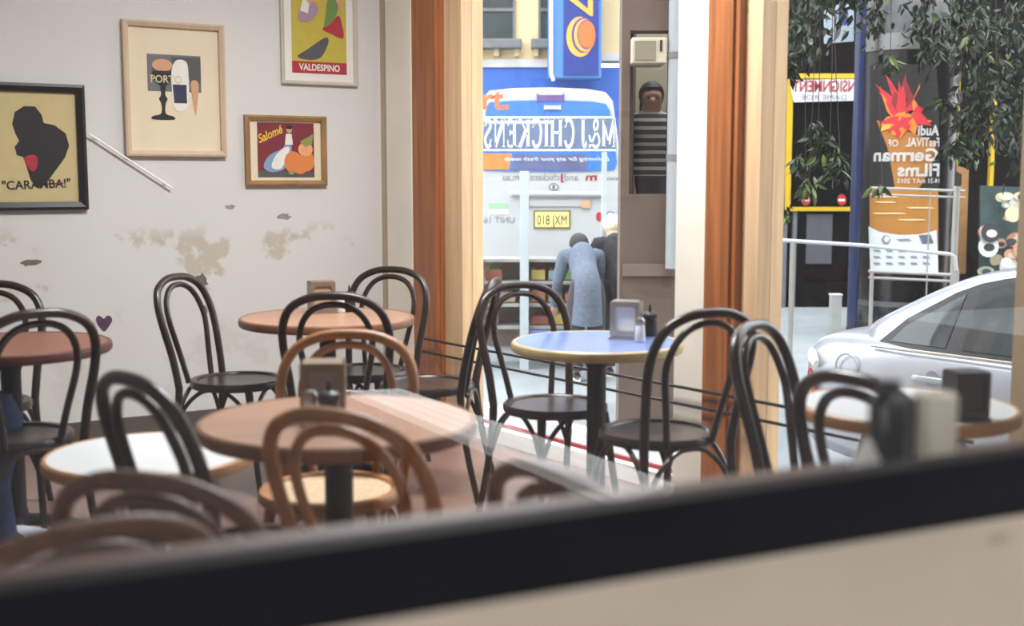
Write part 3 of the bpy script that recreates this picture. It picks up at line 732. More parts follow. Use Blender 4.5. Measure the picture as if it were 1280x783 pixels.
def vloop(Y, k, dz=0):
    out = []
    for u, v in outline:
        p = at_y(u, v, VY); cx, cz = vb.x, at_y(686, 215, VY).z
        out.append((cx + (p.x - cx) * k, Y, cz + (p.z - cz) * k + dz))
    return out
rings = [vloop(VY + .10, .93), vloop(VY + .02, .975), vloop(VY + .0, .985), vloop(VY + .05, 1.0), vloop(VY + .3, 1.0), vloop(VY + 3.6, 1.0), vloop(VY + 4.4, .97, -.03)]
rings[1] = vloop(VY, .985); rings[0] = vloop(VY, .7)
n = len(outline); mb = MB(); vs = [p for r in rings for p in r]; fs = []
for r in range(len(rings) - 1):
    for a in range(n):
        b = (a + 1) % n; fs.append((r * n + a, r * n + b, (r + 1) * n + b, (r + 1) * n + a))
fs.append(tuple(range(n - 1, -1, -1))); fs.append(tuple((len(rings) - 1) * n + a for a in range(n)))
mb.add(vs, fs, 0, True); mb.build('body', M_VAN, t, loc=L0, sharp=35)
def vin(poly, k): return poly
win = [(602, 208), (605, 160), (608, 134), (612, 128), (640, 126), (690, 125), (740, 127), (757, 130), (762, 138), (767, 170), (771, 204), (768, 212), (740, 214), (690, 215), (630, 214), (606, 213)]
mb = MB(); ypoly(mb, win, VY - .002, .012); rw = mb.build('rear_window', M_VBLUE, t, loc=L0)
mb = MB(); ypoly(mb, [(604, 186), (606, 148), (766, 148), (770, 186)], VY - .014, .003, 0); mb.build('window_band', M_VBAND, rw, loc=L0)
mb = MB(); ypoly(mb, [(604, 189), (604, 186.5), (770, 186.5), (770, 189)], VY - .014, .005); ypoly(mb, [(606, 148), (606, 145.6), (766, 145.6), (766, 148)], VY - .014, .005); mb.build('white_stripe', M_LETTER, rw, loc=L0)
mb = MB(); ypoly(mb, [(603, 212), (604, 192), (640, 192), (636, 212)], VY - .014, .004, 0); ypoly(mb, [(640, 213), (642, 193), (735, 193), (735, 213)], VY - .014, .004, 1); mb.build('window_graphic', [ink_orange, mat('graphic_blue', (96, 104, 146), .4, vary=.3, scale=3)], rw, loc=L0)  # flat window graphic, orange and mottled blue
# tall serif lettering: sans glyphs plus slab serifs
GLY = {
 'M': (.95, [([(.12, 0), (.12, 1)], .05), ([(.12, 1), (.48, .12)], .13), ([(.48, .12), (.83, 1)], .05), ([(.83, 0), (.83, 1)], .13)], [(.02, .24, 0), (.70, .95, 0), (0, .2, 1), (.78, .95, 1)]),
 'N': (.85, [([(.13, 0), (.13, 1)], .05), ([(.13, 1), (.72, .02)], .13), ([(.72, 0), (.72, 1)], .05)], [(.02, .25, 0), (0, .2, 1), (.60, .85, 1)]),
 'H': (.85, [([(.15, 0), (.15, 1)], .13), ([(.70, 0), (.70, 1)], .13), ([(.15, .52), (.70, .52)], .06)], [(.0, .3, 0), (.55, .85, 0), (0, .3, 1), (.55, .85, 1)]),
 'I': (.34, [([(.17, 0), (.17, 1)], .13)], [(.02, .32, 0), (.02, .32, 1)]),
 'K': (.85, [([(.15, 0), (.15, 1)], .13), ([(.15, .42), (.68, 1)], .05), ([(.32, .58), (.72, 0)], .13)], [(0, .3, 0), (.56, .87, 0), (0, .3, 1), (.55, .82, 1)]),
 'E': (.66, [([(.15, 0), (.15, 1)], .13), ([(.15, .97), (.58, .97)], .06), ([(.15, .52), (.45, .52)], .06), ([(.15, .03), (.60, .03)], .06), ([(.57, .97), (.58, .76)], .05), ([(.45, .62), (.45, .42)], .05), ([(.60, .03), (.62, .26)], .05)], [(0, .3, 0), (0, .3, 1)]),
 'C': (.76, ['c', [(.66, .74), (.60, .92), (.42, .985), (.24, .90), (.12, .66), (.11, .45), (.20, .14), (.40, .015), (.58, .06), (.68, .24)], .11, ([(.67, .70), (.66, 1)], .05)], []),
 'S': (.58, ['c', [(.46, .76), (.40, .93), (.27, .985), (.13, .90), (.11, .74), (.24, .58), (.40, .44), (.48, .26), (.40, .06), (.25, .015), (.12, .10), (.07, .26)], .11, ([(.47, .74), (.47, 1)], .045), ([(.07, .28), (.07, 0)], .045)], []),
 'J': (.44, [([(.27, .2), (.27, 1)], .13), 'c', [(.27, .22), (.24, .06), (.13, .015), (.06, .10), (.08, .2)], .09], [(.12, .42, 1)]),
 '&': (.86, ['c', [(.80, .42), (.62, .14), (.40, .015), (.18, .04), (.08, .22), (.16, .42), (.36, .58), (.48, .76), (.42, .93), (.30, .98), (.20, .88), (.22, .72), (.44, .38), (.66, .08), (.82, .02)], .085], []),
}
def ribbon(mb, pts, w, mi, Mf, y, th):
    P_ = [Vector((a_[0], a_[1])) for a_ in pts]; n = len(P_); Lf = []; Rt = []
    for i in range(n):
        t_ = (P_[min(i + 1, n - 1)] - P_[max(i - 1, 0)]).normalized(); nn = Vector((-t_.y, t_.x)) * w / 2
        Lf.append(P_[i] + nn); Rt.append(P_[i] - nn)
    for i in range(n - 1):
        mb.flat([Mf(Lf[i]), Mf(Lf[i + 1]), Mf(Rt[i + 1]), Mf(Rt[i])], y, th, mi)
def serif_text(mb, txt, u, v, hpx, Y, width, y, th=.003, mi=0):
    tot = sum((GLY[c][0] + .1) if c in GLY else .3 for c in txt) - .1
    p0 = at_y(u, v, Y); H_ = hpx * Y / F; W_ = width * Y / F; x = 0
    def fn(x0): return lambda q: (p0.x - ((x0 + q[0]) / tot - .5) * W_, p0.z + q[1] * H_)
    for c in txt:
        if c not in GLY: x += .3; continue
        w_, st_, sf = GLY[c]; f_ = fn(x); i = 0
        while i < len(st_):
            if st_[i] == 'c':
                ribbon(mb, [(k.x, k.y) for k in spline([(a_, b_, 0) for a_, b_ in st_[i + 1]], 3)], st_[i + 2] * 1.25, mi, f_, y, th); i += 3
            else: ribbon(mb, st_[i][0], st_[i][1] * 1.4, mi, f_, y, th); i += 1
        for x0, x1, top in sf:
            z_ = .985 if top else .015; ribbon(mb, [(x0, z_), (x1, z_)], .035, mi, f_, y, th)
        x += w_ + .1
mb = MB(); serif_text(mb, 'M&J CHICKENS', 687, 184, 34, VY, 163, VY - .018)
mb.build('mirror_lettering', M_LETTER, t, loc=L0)
mb = MB(); ytext(mb, 'Delivering for any your fresh needs', 696, 201, 5, VY - .019, 0, True, 130, shear=.3); mb.build('mirror_slogan', M_LETTER, rw, loc=L0)
mb = MB(); ytext(mb, 'www.', 764, 225.5, 6, VY - .004, 0, True, 22); ytext(mb, 'and', 714, 225.5, 8, VY - .004, 0, True, 17); ytext(mb, 'chickens.com.au', 664, 225.5, 9, VY - .004, 0, True, 70); ytext(mb, 'm', 739, 225.5, 9, VY - .004, 1, True, 14, bold=.03); ytext(mb, 'j', 703, 225.5, 9, VY - .004, 1, True, 5, bold=.03)
mb.build('mirror_web_address', [M_VTXT, M_VRED], t, loc=L0)
mb = MB(); ytext(mb, 'UNIT 16', 624, 279, 8, VY - .004, 0, True, 38); mb.build('mirror_address', M_VTXT, t, loc=L0)
mb = MB(); ypoly(mb, [(611, 254), (635, 254), (635, 262), (611, 262)], VY - .002, .004, 0); ypoly(mb, [(611, 262), (635, 262), (635, 268), (611, 268)], VY - .002, .004, 1); mb.build('sticker', [mat('sticker_green', (150, 190, 150), .5), M_WHITE], t, loc=L0)
mb = MB(); ypoly(mb, ell(749, 271, 4, 6), VY - .002, .004, 0); ypoly(mb, ell(763, 271, 6, 7), VY - .002, .004, 1); ypoly(mb, ell(763, 271, 4.3, 5.2), VY - .006, .002, 2); ytext(mb, '@', 763, 274, 6, VY - .009, 1, True); mb.build('round_sticker', [ink_red, mat('at_purple', (110, 100, 160), .5), M_WHITE], t, loc=L0)
mb = MB(); ypoly(mb, rrect(650, 258, 738, 250, 3), VY - .002, .02); mb.build('plate_recess', mat('recess_grey', (176, 176, 178), .5), t, loc=L0)
for uu in (651, 727):
    mb = MB(); ypoly(mb, rrect(uu, 260, uu + 10, 251, 2), VY - .022, .012); mb.build('plate_lamp', mat('amber_lens', (206, 160, 120), .3), t, loc=L0)
mb = MB(); ypoly(mb, [(667, 263), (713, 263), (713, 286), (667, 286)], VY - .002, .012, 1); ypoly(mb, [(669, 265), (711, 265), (711, 284), (669, 284)], VY - .014, .003, 0); ytext(mb, 'MXJ 810', 690, 281, 12, VY - .018, 2, True, 37); mb.build('number_plate', [mat('plate_yellow', (226, 214, 140), .5), mat('plate_olive', (120, 108, 40), .5), mat('plate_text', (84, 72, 44), .5)], t, loc=L0)
mb = MB(); ypoly(mb, ell(692, 234, 6, 5, 24), VY - .002, .010, 0); ypoly(mb, ell(692, 234, 4.6, 3.8, 24), VY - .012, .003, 1); ypoly(mb, ell(692, 234, 1.8, 3.6, 16), VY - .015, .003, 0); mb.build('badge', [M_GREYST, M_VAN], t, loc=L0)
mb = MB(); ypoly(mb, rrect(671, 127, 705, 119, 3.5), VY - .002, .02); mb.build('brake_lamp', mat('brake_purple', (104, 84, 140), .3), t, loc=L0)
mb = MB(); ypoly(mb, rrect(680, 137, 701, 132, 2), VY - .014, .02); mb.build('window_latch', M_VAN, t, loc=L0)
mb = MB(); a_ = at_y(640, 242, VY - .03); b_ = at_y(752, 243, VY - .03); mb.tube([a_ + Vector((0, .04, 0)), a_, b_, b_ + Vector((0, .04, 0))], .03, 8); mb.build('grab_bar', M_VAN, t, loc=L0)
mb = MB(); ybox(mb, 588, 321, 778, 345, VY - .08, .5, bevel=.05); mb.build('bumper', mat('bumper_grey', (150, 150, 150), .6), t, loc=L0)
for uu in (616, 750):
    for yy in (.9, 3.6):
        c = at_y(uu, 345, VY); mb = MB(); mb.lathe([(.12, -.11), (.30, -.11), (.34, -.08), (.34, .08), (.30, .11), (.12, .11)], 28, M=T(c.x, VY + yy, STREET + .34) @ Matrix.Rotation(PI / 2, 4, 'Y')); 
        wh = mb.build('wheel', mat('tyre', (40, 40, 42), .8), t, loc=L0)
        mb = MB(); mb.lathe([(0, -.1), (.19, -.1), (.21, -.06), (.21, .06), (.19, .1), (0, .1)], 20, M=T(c.x, VY + yy, STREET + .34) @ Matrix.Rotation(PI / 2, 4, 'Y')); mb.build('hub', M_STEEL, wh, loc=L0)
for s in (-1, 1):
    c = at_y(686 + s * 92, 262, VY); mb = MB(); mb.box((c.x, VY + .03, c.z), (.05, .05, .34), bevel=.015); mb.build('tail_lamp', mat('tail_red', (170, 60, 60), .3), t, loc=L0)

# ---- market stall with white posts in front of the van
SY2 = 12.0
t = thing('market_stall', 'white-posted market stall frame with shelves in front of the van', 'stall', (at_y(680, 400, SY2).x, SY2, STREET))
L0 = t.location.copy()
def spost(u0, u1, vtop, m, Y=SY2, th=.08, name='post'):
    mb = MB(); l = at_y(u0, 300, Y).x; r = at_y(u1, 300, Y).x; zt_ = at_y(u0, vtop, Y).z
    mb.box(((l + r) / 2, Y + th / 2, (STREET + zt_) / 2), (r - l, th, zt_ - STREET), bevel=.004); return mb.build(name, m, t, loc=L0)
M_POSTW = mat('stall_white', (176, 186, 190), .5, vary=.03)
spost(586, 602, 138, M_POSTW); spost(580.5, 584.5, 84, mat('stall_blue', (84, 126, 190), .5, vary=.1), SY2 + .02); spost(650, 661, 214, M_POSTW); spost(752, 758, 190, M_POSTW)
mb = MB(); ybox(mb, 580, 140, 600, 152, SY2, .06, bevel=.004); ybox(mb, 580, 151, 690, 155, SY2 + .06, .04, bevel=.003); mb.build('top_rail', M_POSTW, t, loc=L0)
for vv in (324, 352, 380, 408):
    mb = MB(); ybox(mb, 586, vv, 768, vv + 4, SY2 + .1, .5, bevel=.004); mb.build('shelf', mat('stall_grey', (150, 150, 146), .7, vary=.2), t, loc=L0)
mb = MB(); ybox(mb, 586, 322, 768, 432, SY2 + .6, .02); mb.build('back_board', mat('stall_back', (150, 132, 118), .8, vary=.3, scale=3), t, loc=L0)
mb = MB(); ybox(mb, 655, 414, 775, 424, SY2 + .05, .06); mb.build('price_rail', mat('stall_blue2', (96, 130, 190), .5), t, loc=L0)
mb = MB(); ytext(mb, 'art.', 611, 136, 26, SY2 - .02, 0, False, 50, bold=.03)
mb.build('letters', mat('fascia_orange', (206, 112, 70), .5), t, loc=L0)
goods = [((150, 84, 70), 'brick-red'), ((190, 120, 80), 'rust'), ((120, 150, 90), 'green'), ((196, 176, 90), 'yellow'), ((110, 90, 90), 'mauve'), ((170, 150, 130), 'buff'), ((140, 170, 180), 'pale blue')]
gi = 0
rows = {352: 'upper', 380: 'middle', 408: 'bottom'}
for vv in rows:
    u = 606
    while u < 745:
        w = random.choice((14, 18, 22)); 
        if 646 < u + w and u < 664: u = 664
        hh = random.uniform(13, 21); rgb, nm = goods[(gi * 3 + gi // 4) % 7]
        p = at_y(u + w / 2, vv, SY2 + .16); s_ = SY2 / F
        zb = at_y(640, vv, SY2 + .1).z + .002
        q = thing('produce_box', '%s box of produce on the %s stall shelf, %s' % (nm, rows[vv], 'beside the white middle post' if 630 < u < 690 else ('at the white end post' if u < 630 else 'behind the people')), 'box', (p.x, SY2 + .34, zb), 0, 'produce boxes on the market stall')
        bw, bh = w * s_ * .94, hh * s_
        mb = MB(); mb.box((0, 0, .004), (bw, .3, .008))
        for sx_ in (-1, 1): mb.box((sx_ * (bw / 2 - .005), 0, bh * .4), (.01, .3, bh * .8)); mb.box((0, sx_ * .145, bh * .4), (bw - .02, .01, bh * .8))
        mb.build('crate', mat('crate_' + nm.replace(' ', '_').replace('-', '_'), rgb, .7, vary=.2), q)
        mb = MB()
        for k in range(3):
            for j in range(3): mb.ball(((k - 1) * bw * .28, (j - 1) * .085, bh * .74), (bw * .16, .05, bh * .22), 10, 6)
        r2 = goods[(gi * 5 + 2) % 7]
        mb.build('produce', mat('fruit_' + r2[1].replace(' ', '_').replace('-', '_'), tuple(min(255, int(c_ * 1.1)) for c_ in r2[0]), .6, vary=.2), q, kind='stuff')
        u += w + 3; gi += 1

# ---------------------------------------------------------------- people
def person(label, loc, yaw, J, clothes, hair=(40, 32, 28), skin=(206, 160, 132), hr=1.0, category='person', longhair=False):
    """J: joint name -> point; one skinned body, garments and hair as children"""
    t = thing('person', label, category, loc, yaw)
    def skinobj(name, chain, m, sub=2):
        bm = bmesh.new(); lay = bm.verts.layers.skin.verify(); idx = {}
        first = True
        for path in chain:
            prev = None
            for key, p, r in path:
                if key not in idx:
                    v = bm.verts.new(p); v[lay].radius = (r, r); v[lay].use_root = first; first = False; idx[key] = v
                if prev is not None and bm.edges.get((prev, idx[key])) is None: bm.edges.new((prev, idx[key]))
                prev = idx[key]
        me = bpy.data.meshes.new(name); bm.to_mesh(me); bm.free(); me.materials.append(m)
        o = bpy.data.objects.new(name, me); COL.objects.link(o); o.parent = t
        o.modifiers.new('Skin', 'SKIN').use_smooth_shade = True
        s = o.modifiers.new('Sub', 'SUBSURF'); s.levels = sub; s.render_levels = sub
        return o
    j = {k: Vector(v) for k, v in J.items()}
    H = j['head']; up = (j['crown'] - j['neck']).normalized(); fw = Vector(j.get('look', (0, 1, 0))).normalized()
    ch = [[('pel', j['pelvis'], .10), ('spi', j['spine'], .10), ('che', j['chest'], .115), ('nek', j['neck'], .055), ('hea', H, .082), ('hd2', H + up * .06, .088), ('cro', j['crown'], .06)],
          [('hea', H, .08), ('nose', H + fw * .095 + up * .005, .013)]]
    for s in 'LR':
        sg = -1 if s == 'L' else 1
        ch.append([('che', j['chest'], .12), ('sh' + s, j['sh' + s], .062), ('el' + s, j['el' + s], .042), ('wr' + s, j['wr' + s], .028), ('pa' + s, j['wr' + s] + (j['wr' + s] - j['el' + s]).normalized() * .06, .032)])
        d = (j['wr' + s] - j['el' + s]).normalized(); side = d.cross(fw if abs(d.dot(fw)) < .9 else Vector((0, 0, 1))).normalized()
        base = j['wr' + s] + d * .085
        for q, (off, ln) in enumerate(((-.03, .055), (-.01, .07), (.01, .065), (.03, .05))):
            ch.append([('pa' + s, None, 0), ('f%s%d' % (s, q), base + side * off, .0095), ('g%s%d' % (s, q), base + side * off + d * ln * .6 + fw * .006, .0085), ('h%s%d' % (s, q), base + side * off + d * ln + fw * .016, .0075)])
        ch.append([('pa' + s, None, 0), ('t%s' % s, j['wr' + s] + d * .05 + fw * .035, .010), ('u%s' % s, j['wr' + s] + d * .085 + fw * .045, .0085)])
        ch.append([('pel', j['pelvis'], .10), ('hi' + s, j['hi' + s], .078), ('kn' + s, j['kn' + s], .052), ('an' + s, j['an' + s], .038), ('to' + s, j['to' + s], .03)])
    skinobj('body', ch, mat('skin_tone_%d' % skin[0], skin, .55, vary=.06))
    for name, m, k in clothes:
        if name in ('coat', 'shirt'):
            long = name == 'coat'; mb = MB()
            pts = [j['neck'] + (j['neck'] - j['chest']) * .12, j['neck'].lerp(j['chest'], .35), j['chest'], j['spine'], j['pelvis']]; rad = [.07, .165, .185, .17, .185]
            if long:
                hm = (j['hiL'] + j['hiR']) / 2; kn = (j['knL'] + j['knR']) / 2
                pts += [hm.lerp(kn, .15 + k * .3), hm.lerp(kn, k)]; rad += [.205, .215]
            cl = []; P_ = spline(pts, 5); n_ = len(P_)
            for i in range(n_):
                f_ = i / (n_ - 1) * (len(rad) - 1); i0 = min(int(f_), len(rad) - 2); cl.append(rad[i0] + (rad[i0 + 1] - rad[i0]) * (f_ - i0))
            mb.tube(P_, cl, 18, flat=.74)
            for s in 'LR':
                sg = -1 if s == 'L' else 1
                end = j['wr' + s] if long else j['sh' + s].lerp(j['el' + s], .82)
                q_ = [j['chest'].lerp(j['sh' + s], .6), j['sh' + s], j['sh' + s].lerp(j['el' + s], .5), j['sh' + s].lerp(j['el' + s], .82)] + ([j['el' + s], end] if long else [])
                mb.tube(spline(q_, 3), [.08 - .034 * i / (3 * (len(q_) - 1)) for i in range(3 * (len(q_) - 1) + 1)], 12)
            mb.build(name, m, t)
        if name == 'trousers':
            mb = MB(); mb.ball(tuple(j['pelvis']), (.16, .125, .12), 16, 10)
            for s in 'LR': mb.tube(spline([j['pelvis'].lerp(j['hi' + s], .7), j['hi' + s].lerp(j['kn' + s], .3), j['kn' + s], j['kn' + s].lerp(j['an' + s], .5), j['an' + s].lerp(j['kn' + s], .06)], 4), [.105 - .042 * i / 16 for i in range(17)], 14)
            mb.build(name, m, t)
        if name == 'shoe':
            for s in 'LR':
                d = (j['to' + s] - j['an' + s]); d.z = 0; d.normalize(); a = j['an' + s].copy(); a.z = j['to' + s].z
                mb = MB(); pts = [a - d * .055, a - d * .02, a + d * .05, a + d * .12, j['to' + s] + d * .045]
                mb.tube([p + Vector((0, 0, .012)) for p in pts], [.03, .042, .042, .042, .026], 12, flat=1.0); sh_ = mb.build('shoe', m, t)
                mb = MB(); mb.tube([p - Vector((0, 0, .018)) for p in pts], [.034, .044, .044, .044, .03], 10, flat=1.0); mb.build('sole', M_WHITE, sh_)
        if name == 'bag':
            mb = MB(); c_ = j['wrR'] + Vector((.03, 0, -.28)); mb.box(tuple(c_), (.1, .3, .3), bevel=.03); mb.tube([c_ + Vector((0, -.08, .14)), c_ + Vector((0, -.05, .26)), c_ + Vector((0, .05, .26)), c_ + Vector((0, .08, .14))], .008, 6); mb.build('bag', m, t)
    mb = MB(); hc = H + up * .055 - fw * .02
    mb.ball((0, 0, 0), (.098, .108, .105), 20, 12, M=T(*hc))
    if longhair: mb.ball((0, 0, 0), (.085, .06, .15), 16, 10, M=T(*(hc - fw * .055 - up * .09)))
    bmv = [i for i in range(len(mb.v))]
    for i in bmv:   # open the face
        r = mb.v[i] - hc
        if r.dot(fw) > .03 and r.dot(up) < .05: mb.v[i] = hc + r * .55
    mb.build('hair', mat('hair_%d' % hair[0], hair, .6, vary=.3, scale=30), t)
    for s in (-1, 1):
        sd = fw.cross(up).normalized(); mb = MB(); mb.ball(tuple(H + fw * .078 + up * .03 + sd * s * .032), .011, 10, 8); mb.build('eye', mat('eye_dark', (40, 34, 32), .2), t)
    return t
def stand(bend=0.0, arms=((.02, .10), (.02, .10)), H=1.68):
    k = H / 1.7
    up = lambda x, y, z: Vector((x * k, y * k * math.cos(bend) + (z - .93) * k * math.sin(bend), (.93 + (z - .93) * math.cos(bend)) * k - y * k * math.sin(bend)))
    J = dict(pelvis=Vector((0, 0, .93 * k)), spine=up(0, 0, 1.12), chest=up(0, 0, 1.31), neck=up(0, .01, 1.47), head=up(0, .03, 1.56), crown=up(0, .03, 1.665))
    J['look'] = Vector((0, math.cos(bend), -math.sin(bend)))
    for s, sg, (dx, dy) in (('L', -1, arms[0]), ('R', 1, arms[1])):
        J['sh' + s] = up(sg * .165, 0, 1.40); J['el' + s] = J['sh' + s] + Vector((sg * (.05 + dx), -.01 + dy * .3, -.27)) * k; J['wr' + s] = J['el' + s] + Vector((sg * .01, .05 + dy, -.235)) * k
        J['hi' + s] = Vector((sg * .09, 0, .9)) * k; J['kn' + s] = Vector((sg * .10, .025, .49)) * k; J['an' + s] = Vector((sg * .10, -.02, .085)) * k; J['to' + s] = Vector((sg * .115, .12, .045)) * k
    return J
PY = 11.3
p = at_y(733, 400, PY)
person('person in a long grey-blue coat bending over the market stall, seen from behind', (p.x, PY, STREET), 0.08, stand(.95, H=1.66), [('trousers', mat('dark_trousers', (52, 50, 60), .8), 0), ('coat', mat('grey_blue_wool', (98, 108, 126), .9, vary=.3, scale=40), .8), ('shoe', M_DARKPL, 0)], longhair=False)
p = at_y(772, 400, 11.5)
person('person in black clothes beside the grey-blue coat, partly behind the taupe wall', (p.x + .02, 11.62, STREET), .15, stand(.45, H=1.62), [('trousers', mat('black_trousers', (40, 40, 48), .8), 0), ('coat', mat('black_wool', (32, 32, 38), .9, vary=.2), .2), ('shoe', M_DARKPL, 0)], hair=(226, 214, 190))

# ---------------------------------------------------------------- taupe wall with a window, downpipe
M_TAUPE = mat('taupe_render', (94, 78, 68), .8, vary=.14, scale=3); M_LILAC = mat('lilac_render', (160, 154, 158), .8, vary=.08)
TY = 8.3
xl = at_y(775, 300, TY).x; xr = at_y(976, 300, TY).x; xs = at_y(945, 300, TY).x
ol = at_y(787, 150, TY).x; orr = at_y(838, 150, TY).x; oz1 = at_y(810, 38, TY).z; oz0 = at_y(810, 243, TY).z
t = thing('taupe_building', 'taupe rendered building with a small window, behind the white pillar', 'building', (xl, TY, STREET)); L0 = t.location.copy()
mb = MB()
def bx(x0, x1, z0, z1, y0, y1, mi=0): mb.box(((x0 + x1) / 2, (y0 + y1) / 2, (z0 + z1) / 2), (x1 - x0, y1 - y0, z1 - z0), mi)
BT = 3.3
bx(xl, ol, STREET, BT, TY, TY + .2); bx(orr, xs, STREET, BT, TY, TY + .2); bx(ol, orr, STREET, oz0, TY, TY + .2); bx(ol, orr, oz1, BT, TY, TY + .2)
bx(xs, xr, STREET, BT, TY, TY + .2, 1)
kx = (TY + 1.9) / TY
mb.prism([(xl, TY + .2), (xl + .1, TY + .2), (xl * kx + .12, TY + 1.9), (xl * kx + .02, TY + 1.9)], STREET, BT); mb.prism([(xr - .1, TY + .2), (xr, TY + .2), (xr, TY + 1.9), (xr - .1, TY + 1.9)], STREET, BT, 1)
mb.build('front_wall', [M_TAUPE, M_LILAC], t, loc=L0)
mb = MB(); bx(xl * kx + .02, xr, STREET, BT, TY + 1.9, TY + 2.0); mb.build('rear_wall', mat('olive_cream', (196, 186, 156), .8, vary=.08), t, loc=L0)
PFZ = .56
mb = MB(); bx(xl * kx + .03, xr - .12, PFZ - .1, PFZ, TY + .2, TY + 1.9); mb.build('inner_floor', M_TAUPE, t, loc=L0)
mb = MB(); mb.box(((ol + orr) / 2, TY + .06, (oz0 + oz1) / 2), (orr - ol, .01, oz1 - oz0)); mb.build('pane', M_GLASS_FAR, t, loc=L0)
mb = MB(); bx(xl + .02, xr, at_y(800, 345, TY).z, at_y(800, 330, TY).z, TY - .03, TY); mb.build('string_course', mat('taupe_dark', (112, 94, 84), .8, vary=.1), t, loc=L0)
# air conditioner box in the window head
a0 = at_y(790, 47, TY - .1); a1 = at_y(833, 79, TY - .1)
u_ = thing('air_conditioner', 'cream box air conditioner in the head of the small taupe-wall window', 'air conditioner', ((a0.x + a1.x) / 2, TY - .1, a1.z)); L1 = u_.location.copy()
mb = MB(); mb.box(((a0.x + a1.x) / 2, TY + .05, (a0.z + a1.z) / 2), (a1.x - a0.x, .34, a0.z - a1.z), bevel=.008); mb.build('casing', mat('ac_cream', (186, 176, 156), .6, vary=.06), u_, loc=L1)
mb = MB(); ybox(mb, 794, 51, 820, 75, TY - .13, .012); mb.build('grille', mat('ac_grille', (128, 118, 98), .6, vary=.2, scale=2, stretch=(1, 1, 40)), u_, loc=L1)
mb = MB(); ybox(mb, 825, 50, 828, 64, TY - .13, .012); mb.build('vent_slot', M_DARKPL, u_, loc=L1)
# person in the window
Jw = stand(0, arms=((-.05, .0), (-.05, .04)), H=1.5)
Jw['look'] = Vector((0, 1, 0))
def stripes(name, a, b, freq):
    m = bpy.data.materials.new(name); m.use_nodes = True; nt = m.node_tree; bs = nt.nodes['Principled BSDF']; L = nt.links.new
    tc = nt.nodes.new('ShaderNodeTexCoord'); w = nt.nodes.new('ShaderNodeTexWave'); w.wave_type = 'BANDS'; w.bands_direction = 'Z'; w.inputs['Scale'].default_value = freq; w.inputs['Distortion'].default_value = .6
    r = nt.nodes.new('ShaderNodeValToRGB'); r.color_ramp.interpolation = 'CONSTANT'; r.color_ramp.elements[0].color = lin(a); r.color_ramp.elements[1].color = lin(b); r.color_ramp.elements[1].position = .62
    L(tc.outputs['Object'], w.inputs['Vector']); L(w.outputs['Fac'], r.inputs['Fac']); L(r.outputs['Color'], bs.inputs['Base Color']); bs.inputs['Roughness'].default_value = .85
    return m
px_ = at_y(814, 200, TY + .9)
person('person in a dark T-shirt with white stripes standing inside the small taupe-wall window', (px_.x, TY + .95, PFZ), PI, Jw, [('trousers', mat('navy_trousers', (60, 58, 72), .8), 0), ('shirt', stripes('striped_jersey', (44, 44, 54), (206, 204, 198), 5.2), 0), ('shoe', M_DARKPL, 0)], hair=(44, 32, 30), longhair=True)
# downpipe
a = at_y(842, -150, TY - .12); b = at_y(842, 336, TY - .12)
t = thing('downpipe', 'pale grey round downpipe running down the taupe wall', 'pipe', (b.x, TY - .1, b.z)); L0 = t.location.copy()
zs = at_y(842, 336, TY - .12).z
mb = MB(); mb.tube([(b.x - .0, TY - .1, zs), (b.x, TY - .1, 2), (b.x, TY - .1, 3.25)], .055, 16); mb.build('pipe', mat('pipe_grey', (150, 154, 158), .5, vary=.06), t, loc=L0)
for vv in (69, 197):
    z = at_y(842, vv, TY - .12).z; mb = MB(); mb.lathe([(.055, z - .02), (.061, z - .02), (.061, z + .02), (.055, z + .02)], 16, M=T(b.x, TY - .1, 0)); mb.box((b.x, TY - .035, z), (.03, .08, .03)); mb.build('bracket', M_GREYST, t, loc=L0)

# ---------------------------------------------------------------- silver car parked along the street
ct = at_z(1003, 470, STREET + .62)
kd = ray(1003, 440); CARD = Vector((WD.x, WD.y))
CSCALE = 1.0
tailY = 7.15; tail = Vector((kd.x / kd.y * tailY, tailY))
out_n = Vector((-CARD.y, CARD.x)); 
if out_n.y < 0: out_n = -out_n
HW = .86
cc = tail + CARD * 2.12 + out_n * (HW - .02)
crz = math.atan2(CARD.y, CARD.x)
car = thing('car', 'silver saloon car parked in the street beyond the white table', 'car', (cc.x, cc.y, STREET), crz); car.scale = (1.0, 1.0, 1.035)
M_CAR = mat('silver_paint', (158, 163, 172), .28, metal=.25, vary=.03, coat=.6); M_CGLASS = mat('car_glass', (52, 60, 62), .06, vary=.2, scale=3); M_BLK = mat('black_trim', (24, 24, 28), .4, vary=.1)
def loft(rings, mi=0, caps=True):
    mb = MB(); n = len(rings[0]); vs = [p for r in rings for p in r]; fs = []
    for r in range(len(rings) - 1):
        for a in range(n):
            b = (a + 1) % n; fs.append((r * n + a, r * n + b, (r + 1) * n + b, (r + 1) * n + a))
    if caps: fs.append(tuple(range(n - 1, -1, -1))); fs.append(tuple((len(rings) - 1) * n + a for a in range(n)))
    mb.add(vs, fs, mi, True); return mb
